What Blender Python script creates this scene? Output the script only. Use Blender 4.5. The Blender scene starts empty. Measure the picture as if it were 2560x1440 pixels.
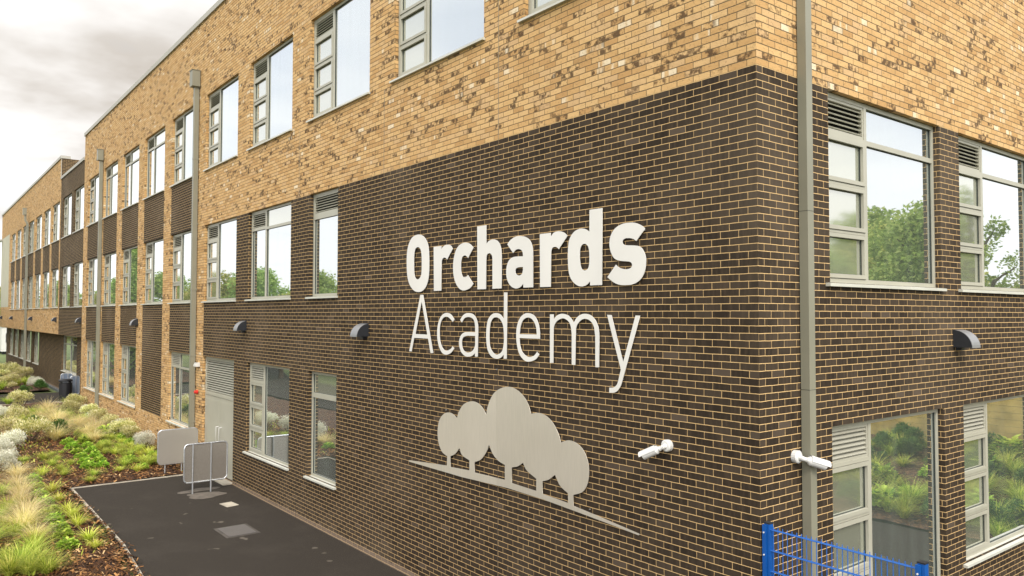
import bpy, bmesh, math, random
import numpy as np
from mathutils import Vector, Matrix
R = math.radians
random.seed(7)
ZB = 6.85            # height of the top of the dark brick band above the ground
scene = bpy.context.scene
col = scene.collection

# ------------------------------------------------------------------ helpers
def link(o, parent=None):
    col.objects.link(o)
    if parent is not None: o.parent = parent
    return o
def tag(o, label=None, cat=None, group=None, kind=None):
    if label: o['label'] = label
    if cat: o['category'] = cat
    if group: o['group'] = group
    if kind: o['kind'] = kind
    return o
def thing(name, label, cat, loc=(0, 0, 0), rotz=0.0, group=None):
    o = bpy.data.objects.new(name, None); o.empty_display_size = .2
    o.location = loc; o.rotation_euler = (0, 0, rotz)
    link(o); return tag(o, label, cat, group)

class MB:
    """collects faces with material slots and uv in metres"""
    def __init__(s): s.v = []; s.f = []; s.m = []; s.uv = []; s.mats = []
    def slot(s, m):
        if m not in s.mats: s.mats.append(m)
        return s.mats.index(m)
    def face(s, pts, mat, uv=None):
        i = len(s.v); s.v += [tuple(p) for p in pts]
        s.f.append(tuple(range(i, i+len(pts)))); s.m.append(s.slot(mat))
        s.uv.append(uv if uv else [(p[0]+p[1], p[2]) for p in pts])
    def box(s, x0, x1, y0, y1, z0, z1, mat, M=None):
        c = [Vector((x, y, z)) for z in (z0, z1) for y in (y0, y1) for x in (x0, x1)]
        if M is not None: c = [M @ p for p in c]
        for q in ((0, 2, 3, 1), (4, 5, 7, 6), (0, 1, 5, 4), (2, 6, 7, 3), (0, 4, 6, 2), (1, 3, 7, 5)):
            s.face([c[k] for k in q], mat)
    def tube(s, pts, r, mat, n=8, caps=True):
        pts = [Vector(p) for p in pts]; rings = []
        rr = r if isinstance(r, (list, tuple)) else [r]*len(pts)
        for i, p in enumerate(pts):
            if i == 0: d = pts[1]-p
            elif i == len(pts)-1: d = p-pts[i-1]
            else: d = (pts[i+1]-p).normalized()+(p-pts[i-1]).normalized()
            d.normalize(); a = Vector((0, 0, 1)) if abs(d.z) < .9 else Vector((1, 0, 0))
            u = d.cross(a).normalized(); w = d.cross(u)
            rings.append([p+(u*math.cos(t)+w*math.sin(t))*rr[i] for t in [2*math.pi*k/n for k in range(n)]])
        for a, b in zip(rings, rings[1:]):
            for k in range(n): s.face([a[k], a[(k+1) % n], b[(k+1) % n], b[k]], mat)
        if caps: s.face(rings[0][::-1], mat); s.face(rings[-1], mat)
    def prism(s, prof, axis, a, b, mat, capmat=None):
        """prof: list of 2d points; extruded along axis ('x','y' or 'z')"""
        def P(p, t): return {'x': (t, p[0], p[1]), 'y': (p[0], t, p[1]), 'z': (p[0], p[1], t)}[axis]
        n = len(prof)
        for k in range(n):
            p, q = prof[k], prof[(k+1) % n]
            s.face([P(p, a), P(q, a), P(q, b), P(p, b)], mat)
        s.face([P(p, a) for p in prof], capmat or mat); s.face([P(p, b) for p in reversed(prof)], capmat or mat)
    def mesh(s, name, weld=True, smooth=False):
        me = bpy.data.meshes.new(name); me.from_pydata(s.v, [], s.f)
        for m in s.mats: me.materials.append(m)
        me.polygons.foreach_set('material_index', s.m)
        ul = me.uv_layers.new(name='UVMap')
        ul.data.foreach_set('uv', [c for f in s.uv for p in f for c in p])
        if weld:
            bm = bmesh.new(); bm.from_mesh(me)
            bmesh.ops.remove_doubles(bm, verts=bm.verts, dist=1e-5)
            bmesh.ops.recalc_face_normals(bm, faces=bm.faces)
            bm.to_mesh(me); bm.free()
        if smooth: me.polygons.foreach_set('use_smooth', [True]*len(me.polygons))
        me.update(); return me
    def obj(s, name, parent=None, weld=True, smooth=False):
        return link(bpy.data.objects.new(name, s.mesh(name, weld, smooth)), parent)

# ------------------------------------------------------------------ materials
def newmat(name):
    m = bpy.data.materials.new(name); m.use_nodes = True
    nt = m.node_tree; b = nt.nodes['Principled BSDF']; return m, nt, b
def N(nt, t, **kw):
    n = nt.nodes.new(t)
    for k, v in kw.items():
        if k in n.inputs: n.inputs[k].default_value = v
        else: setattr(n, k, v)
    return n
def ramp(nt, stops, interp='LINEAR'):
    r = nt.nodes.new('ShaderNodeValToRGB'); cr = r.color_ramp; cr.interpolation = interp
    while len(cr.elements) > 1: cr.elements.remove(cr.elements[-1])
    cr.elements[0].position = stops[0][0]; cr.elements[0].color = (*stops[0][1], 1)
    for p, c in stops[1:]:
        e = cr.elements.new(p); e.color = (*c, 1)
    return r
def mix(nt, a, b, f, mode='MIX'):
    n = nt.nodes.new('ShaderNodeMix'); n.data_type = 'RGBA'; n.blend_type = mode
    for s, v in (('A', a), ('B', b)):
        i = [q for q in n.inputs if q.name == s and q.type == 'RGBA'][0]
        if isinstance(v, tuple): i.default_value = (*v[:3], 1)
        else: nt.links.new(v, i)
    if isinstance(f, (int, float)): n.inputs[0].default_value = f
    else: nt.links.new(f, n.inputs[0])
    return [q for q in n.outputs if q.type == 'RGBA'][0]
def math_(nt, op, a, b=None, c=None):
    n = nt.nodes.new('ShaderNodeMath'); n.operation = op
    for i, v in enumerate((a, b, c)):
        if v is None: continue
        if isinstance(v, (int, float)): n.inputs[i].default_value = v
        else: nt.links.new(v, n.inputs[i])
    return n.outputs[0]

def brick_material(name, ushift, kind):
    m, nt, b = newmat(name); L = nt.links
    uv = N(nt, 'ShaderNodeUVMap'); uv.uv_map = 'UVMap'
    mp = N(nt, 'ShaderNodeMapping'); mp.inputs['Location'].default_value = (ushift, 0, 0)
    L.new(uv.outputs[0], mp.inputs[0])
    # a few millimetres of wobble so that joints are hand laid
    nz = N(nt, 'ShaderNodeTexNoise', Scale=9.0, Detail=2.0); L.new(mp.outputs[0], nz.inputs['Vector'])
    wob = N(nt, 'ShaderNodeVectorMath'); wob.operation = 'MULTIPLY_ADD'
    L.new(nz.outputs['Color'], wob.inputs[0]); wob.inputs[1].default_value = (.009, .007, 0); L.new(mp.outputs[0], wob.inputs[2])
    br = N(nt, 'ShaderNodeTexBrick'); br.offset = .5; br.offset_frequency = 2; br.squash = 1
    br.inputs['Scale'].default_value = 1; br.inputs['Brick Width'].default_value = .225
    br.inputs['Row Height'].default_value = .075; br.inputs['Mortar Size'].default_value = .0052 if kind == 'tan' else .0044
    br.inputs['Mortar Smooth'].default_value = .35
    br.inputs['Color1'].default_value = (0, 0, 0, 1); br.inputs['Color2'].default_value = (1, 1, 1, 1)
    br.inputs['Mortar'].default_value = (.5, .5, .5, 1)
    L.new(wob.outputs[0], br.inputs['Vector'])
    rnd = N(nt, 'ShaderNodeTexWhiteNoise'); rnd.noise_dimensions = '1D'
    sep = N(nt, 'ShaderNodeSeparateColor'); L.new(br.outputs['Color'], sep.inputs[0])
    L.new(math_(nt, 'MULTIPLY', sep.outputs[0], 91.7), rnd.inputs['W'])
    rs = N(nt, 'ShaderNodeSeparateColor'); L.new(rnd.outputs['Color'], rs.inputs[0])
    big = N(nt, 'ShaderNodeTexNoise', Scale=.35, Detail=4.0); L.new(mp.outputs[0], big.inputs['Vector'])
    blo = N(nt, 'ShaderNodeTexNoise', Scale=11.0, Detail=4.0, Roughness=.6); 
    rv = N(nt, 'ShaderNodeVectorMath'); rv.operation = 'MULTIPLY_ADD'; rv.inputs[1].default_value = (9, 9, 9); L.new(rnd.outputs['Color'], rv.inputs[0]); L.new(mp.outputs[0], rv.inputs[2])
    L.new(rv.outputs[0], blo.inputs['Vector'])
    fine = N(nt, 'ShaderNodeTexNoise', Scale=120.0, Detail=3.0); L.new(mp.outputs[0], fine.inputs['Vector'])
    cs = N(nt, 'ShaderNodeMapping'); cs.inputs['Scale'].default_value = (1, .12, 1); L.new(rv.outputs[0], cs.inputs[0])
    blc = N(nt, 'ShaderNodeTexNoise', Scale=8.0, Detail=1.0); L.new(cs.outputs[0], blc.inputs['Vector'])
    n_up = N(nt, 'ShaderNodeTexNoise', Scale=6.0, Detail=2.0); L.new(mp.outputs[0], n_up.inputs['Vector'])
    if kind == 'tan':
        base = ramp(nt, [(0, TAN[0]), (.35, TAN[1]), (.7, TAN[2]), (1, TAN[3])]); L.new(rs.outputs[0], base.inputs[0])
        c = base.outputs[0]
        dk = ramp(nt, [(.77, (0, 0, 0)), (.81, (1, 1, 1))]); L.new(rs.outputs[1], dk.inputs[0])
        dm = ramp(nt, [(.45, (0, 0, 0)), (.57, (1, 1, 1))]); L.new(blo.outputs[0], dm.inputs[0])
        f = math_(nt, 'MULTIPLY', dk.outputs[0], dm.outputs[0])
        c = mix(nt, c, (.075, .04, .018), math_(nt, 'MULTIPLY', f, .9))
        lt = ramp(nt, [(.945, (0, 0, 0)), (.955, (1, 1, 1))]); L.new(rs.outputs[2], lt.inputs[0])
        lm = ramp(nt, [(.46, (0, 0, 0)), (.58, (1, 1, 1))]); L.new(blc.outputs[0], lm.inputs[0])
        c = mix(nt, c, (.72, .60, .42), math_(nt, 'MULTIPLY', math_(nt, 'MULTIPLY', lt.outputs[0], lm.outputs[0]), .85))
        med = N(nt, 'ShaderNodeTexNoise', Scale=30.0, Detail=3.0); L.new(mp.outputs[0], med.inputs['Vector'])
        mr_ = ramp(nt, [(.58, (0, 0, 0)), (.72, (1, 1, 1))]); L.new(med.outputs[0], mr_.inputs[0])
        c = mix(nt, c, (.17, .095, .045), math_(nt, 'MULTIPLY', mr_.outputs[0], .55))
        mort = (.155, .115, .06); rough = .9; bump = .03  # mortar colour darkened to carry the shade of the recessed joints
    else:
        base = ramp(nt, [(0, DARK[0]), (.5, DARK[1]), (.955, DARK[2]), (1, DARK[3])]); L.new(rs.outputs[0], base.inputs[0])
        c = base.outputs[0]
        st = ramp(nt, [(.45, (0, 0, 0)), (.75, (1, 1, 1))])
        sm = N(nt, 'ShaderNodeMapping'); sm.inputs['Scale'].default_value = (26, 3, 1); L.new(mp.outputs[0], sm.inputs[0])
        sn = N(nt, 'ShaderNodeTexNoise', Scale=1.0, Detail=3.0); L.new(sm.outputs[0], sn.inputs['Vector']); L.new(sn.outputs[0], st.inputs[0])
        c = mix(nt, c, (.095, .066, .042), math_(nt, 'MULTIPLY', st.outputs[0], .4))
        dust = ramp(nt, [(.52, (0, 0, 0)), (.75, (1, 1, 1))]); L.new(big.outputs[0], dust.inputs[0])
        c = mix(nt, c, (.16, .125, .09), math_(nt, 'MULTIPLY', dust.outputs[0], .40))
        sv = N(nt, 'ShaderNodeSeparateXYZ'); L.new(mp.outputs[0], sv.inputs[0])
        low = ramp(nt, [(0, (1, 1, 1)), (.55, (1, 1, 1)), (.62, (0, 0, 0))]); L.new(math_(nt, 'MULTIPLY_ADD', blo.outputs[0], .35, math_(nt, 'MULTIPLY_ADD', sv.outputs[1], 1.6, 11.21)), low.inputs[0])
        c = mix(nt, c, (.27, .20, .15), math_(nt, 'MULTIPLY', low.outputs[0], .6))
        mort = MORT; rough = .8; bump = .005
    mv = mix(nt, mort, tuple(x*.8 for x in mort), big.outputs[0])
    su = N(nt, 'ShaderNodeSeparateXYZ'); L.new(wob.outputs[0], su.inputs[0])
    fv = math_(nt, 'FRACT', math_(nt, 'DIVIDE', su.outputs[1], .075))
    dist = math_(nt, 'SUBTRACT', .5, math_(nt, 'ABSOLUTE', math_(nt, 'SUBTRACT', fv, .5)))
    bed = math_(nt, 'LESS_THAN', dist, .085)
    upr = math_(nt, 'MULTIPLY_ADD', n_up.outputs[0], 1.3, .05)
    keep = math_(nt, 'MAXIMUM', bed, math_(nt, 'MINIMUM', upr, 1.0))
    c = mix(nt, c, mv, math_(nt, 'MULTIPLY', br.outputs['Fac'], keep))
    L.new(c, b.inputs['Base Color']); b.inputs['Roughness'].default_value = rough
    if 'Specular IOR Level' in b.inputs: b.inputs['Specular IOR Level'].default_value = .3 if kind == 'tan' else .12
    inv = math_(nt, 'SUBTRACT', 1.0, br.outputs['Fac'])
    h = math_(nt, 'MULTIPLY_ADD', fine.outputs[0], .15, inv)
    h = math_(nt, 'MULTIPLY_ADD', blo.outputs[0], .35 if kind == 'tan' else .1, h)
    bp = N(nt, 'ShaderNodeBump', Strength=1.0, Distance=bump); L.new(h, bp.inputs['Height']); L.new(bp.outputs[0], b.inputs['Normal'])
    return m

def simple(name, c, rough=.6, metal=0.0, var=.12, scale=3.0, bump=0.0, bscale=60.0, spec=None):
    m, nt, b = newmat(name); L = nt.links
    tc = N(nt, 'ShaderNodeTexCoord'); nz = N(nt, 'ShaderNodeTexNoise', Scale=scale, Detail=5.0)
    L.new(tc.outputs['Object'], nz.inputs['Vector'])
    lo = tuple(x*(1-var) for x in c); hi = tuple(min(1, x*(1+var)) for x in c)
    rp = ramp(nt, [(.3, lo), (.7, hi)]); L.new(nz.outputs[0], rp.inputs[0]); L.new(rp.outputs[0], b.inputs['Base Color'])
    b.inputs['Roughness'].default_value = rough; b.inputs['Metallic'].default_value = metal
    if spec is not None: b.inputs['Specular IOR Level'].default_value = spec
    if bump:
        n2 = N(nt, 'ShaderNodeTexNoise', Scale=bscale, Detail=3.0); L.new(tc.outputs['Object'], n2.inputs['Vector'])
        bp = N(nt, 'ShaderNodeBump', Strength=.6, Distance=bump); L.new(n2.outputs[0], bp.inputs['Height']); L.new(bp.outputs[0], b.inputs['Normal'])
    return m

def glass_material():
    m, nt, b = newmat('window_glass'); L = nt.links; nt.nodes.remove(b); out = nt.nodes['Material Output']
    tr = N(nt, 'ShaderNodeBsdfTransparent'); tr.inputs[0].default_value = (.50, .62, .54, 1)
    gl = N(nt, 'ShaderNodeBsdfGlossy'); gl.inputs['Color'].default_value = (.95, .98, 1, 1); gl.inputs['Roughness'].default_value = .012
    fr = N(nt, 'ShaderNodeFresnel', IOR=1.5)
    mr = N(nt, 'ShaderNodeMapRange'); mr.inputs['From Min'].default_value = .04; mr.inputs['From Max'].default_value = .45
    mr.inputs['To Min'].default_value = GLASS_LO; mr.inputs['To Max'].default_value = .95; L.new(fr.outputs[0], mr.inputs['Value'])
    tc = N(nt, 'ShaderNodeTexCoord'); nz = N(nt, 'ShaderNodeTexNoise', Scale=1.3, Detail=1.0); L.new(tc.outputs['Object'], nz.inputs['Vector'])
    bp = N(nt, 'ShaderNodeBump', Strength=.25, Distance=.004); L.new(nz.outputs[0], bp.inputs['Height']); L.new(bp.outputs[0], gl.inputs['Normal'])
    mx = N(nt, 'ShaderNodeMixShader'); L.new(mr.outputs[0], mx.inputs[0]); L.new(tr.outputs[0], mx.inputs[1]); L.new(gl.outputs[0], mx.inputs[2])
    # pale diffuse film painting haze over the reflections, uneven like dust and rain marks
    df = N(nt, 'ShaderNodeBsdfDiffuse'); df.inputs[0].default_value = (.56, .64, .55, 1)
    sm = N(nt, 'ShaderNodeMapping'); sm.inputs['Scale'].default_value = (5, 5, .7); L.new(tc.outputs['Object'], sm.inputs[0])
    ns = N(nt, 'ShaderNodeTexNoise', Scale=1.0, Detail=4.0); L.new(sm.outputs[0], ns.inputs['Vector'])
    m2 = N(nt, 'ShaderNodeMixShader'); L.new(math_(nt, 'MULTIPLY_ADD', ns.outputs[0], .10, .02), m2.inputs[0]); L.new(mx.outputs[0], m2.inputs[1]); L.new(df.outputs[0], m2.inputs[2])
    L.new(m2.outputs[0], out.inputs['Surface']); return m

def asphalt_material():
    m, nt, b = newmat('asphalt'); L = nt.links
    tc = N(nt, 'ShaderNodeTexCoord')
    n1 = N(nt, 'ShaderNodeTexNoise', Scale=140.0, Detail=2.0); n2 = N(nt, 'ShaderNodeTexNoise', Scale=.9, Detail=6.0, Roughness=.65)
    n3 = N(nt, 'ShaderNodeTexVoronoi', Scale=1.1)
    for n in (n1, n2, n3): L.new(tc.outputs['Object'], n.inputs['Vector'])
    r1 = ramp(nt, [(.3, (.019, .0158, .0125)), (.60, (.040, .033, .026)), (.72, (.14, .118, .09))]); L.new(n1.outputs[0], r1.inputs[0])
    r2 = ramp(nt, [(.5, (0, 0, 0)), (.8, (1, 1, 1))]); L.new(n2.outputs[0], r2.inputs[0])
    c = mix(nt, r1.outputs[0], (.10, .085, .07), math_(nt, 'MULTIPLY', r2.outputs[0], .2))
    n4 = N(nt, 'ShaderNodeTexNoise', Scale=2.6, Detail=2.0); L.new(tc.outputs['Object'], n4.inputs['Vector'])
    r4 = ramp(nt, [(.70, (0, 0, 0)), (.74, (1, 1, 1))]); L.new(n4.outputs[0], r4.inputs[0])
    c = mix(nt, c, (.20, .17, .135), math_(nt, 'MULTIPLY', r4.outputs[0], .5))
    L.new(c, b.inputs['Base Color']); b.inputs['Roughness'].default_value = .9; b.inputs['Specular IOR Level'].default_value = .15
    bp = N(nt, 'ShaderNodeBump', Strength=.7, Distance=.004); L.new(n1.outputs[0], bp.inputs['Height']); L.new(bp.outputs[0], b.inputs['Normal'])
    return m

def mulch_material():
    m, nt, b = newmat('bark_mulch'); L = nt.links
    tc = N(nt, 'ShaderNodeTexCoord')
    v = N(nt, 'ShaderNodeTexVoronoi', Scale=26.0); mp = N(nt, 'ShaderNodeMapping'); mp.inputs['Scale'].default_value = (1, 1.7, 1)
    nz = N(nt, 'ShaderNodeTexNoise', Scale=7.0, Detail=3.0); L.new(tc.outputs['Object'], nz.inputs['Vector'])
    wm = N(nt, 'ShaderNodeVectorMath'); wm.operation = 'MULTIPLY_ADD'; wm.inputs[1].default_value = (.08, .08, .08)
    L.new(nz.outputs['Color'], wm.inputs[0]); L.new(tc.outputs['Object'], wm.inputs[2]); L.new(wm.outputs[0], mp.inputs[0]); L.new(mp.outputs[0], v.inputs['Vector'])
    s = N(nt, 'ShaderNodeSeparateColor'); L.new(v.outputs['Color'], s.inputs[0])
    r = ramp(nt, [(0, (.016, .007, .004)), (.45, (.055, .022, .010)), (.8, (.14, .06, .024)), (1, (.30, .16, .07))]); L.new(s.outputs[0], r.inputs[0])
    L.new(r.outputs[0], b.inputs['Base Color']); b.inputs['Roughness'].default_value = .9
    bp = N(nt, 'ShaderNodeBump', Strength=1.0, Distance=.03); L.new(v.outputs['Distance'], bp.inputs['Height']); bp.invert = True; L.new(bp.outputs[0], b.inputs['Normal'])
    return m

def leaf_material(name, stops, trans=.35, rough=.55):
    """colour picked per leaf through a uv based random"""
    m, nt, b = newmat(name); L = nt.links; out = nt.nodes['Material Output']
    uv = N(nt, 'ShaderNodeUVMap'); uv.uv_map = 'UVMap'; s = N(nt, 'ShaderNodeSeparateXYZ'); L.new(uv.outputs[0], s.inputs[0])
    r = ramp(nt, stops); L.new(s.outputs[0], r.inputs[0])
    oi = N(nt, 'ShaderNodeObjectInfo'); hs = N(nt, 'ShaderNodeHueSaturation')
    L.new(math_(nt, 'MULTIPLY_ADD', oi.outputs['Random'], .03, .485), hs.inputs['Hue'])
    L.new(math_(nt, 'MULTIPLY_ADD', oi.outputs['Random'], .3, .85), hs.inputs['Value'])
    L.new(r.outputs[0], hs.inputs['Color']); L.new(hs.outputs[0], b.inputs['Base Color']); b.inputs['Roughness'].default_value = rough
    b.inputs['Specular IOR Level'].default_value = .25
    tl = N(nt, 'ShaderNodeBsdfTranslucent'); L.new(hs.outputs[0], tl.inputs[0])
    mx = N(nt, 'ShaderNodeMixShader'); mx.inputs[0].default_value = trans
    L.new(b.outputs[0], mx.inputs[1]); L.new(tl.outputs[0], mx.inputs[2]); L.new(mx.outputs[0], out.inputs['Surface'])
    return m

def brushed_material(name, c, rough=.38):
    m, nt, b = newmat(name); L = nt.links
    tc = N(nt, 'ShaderNodeTexCoord'); mp = N(nt, 'ShaderNodeMapping'); mp.inputs['Scale'].default_value = (220, 220, 5); L.new(tc.outputs['Object'], mp.inputs[0])
    nz = N(nt, 'ShaderNodeTexNoise', Scale=1.0, Detail=3.0); L.new(mp.outputs[0], nz.inputs['Vector'])
    n2 = N(nt, 'ShaderNodeTexNoise', Scale=1.6, Detail=3.0); L.new(tc.outputs['Object'], n2.inputs['Vector'])
    r = ramp(nt, [(.3, tuple(x*.88 for x in c)), (.7, c)]); L.new(nz.outputs[0], r.inputs[0]); L.new(r.outputs[0], b.inputs['Base Color'])
    b.inputs['Metallic'].default_value = .45
    L.new(math_(nt, 'MULTIPLY_ADD', n2.outputs[0], .25, rough-.1), b.inputs['Roughness'])
    return m

def sheet_material(name, c, rough, spot=.5):
    """galvanised / perforated infill sheet"""
    m, nt, b = newmat(name); L = nt.links
    tc = N(nt, 'ShaderNodeTexCoord'); v = N(nt, 'ShaderNodeTexVoronoi', Scale=55.0); L.new(tc.outputs['Object'], v.inputs['Vector'])
    r = ramp(nt, [(.1, tuple(x*spot for x in c)), (.4, c)]); L.new(v.outputs['Distance'], r.inputs[0]); L.new(r.outputs[0], b.inputs['Base Color'])
    b.inputs['Metallic'].default_value = .7; b.inputs['Roughness'].default_value = rough
    return m
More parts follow.
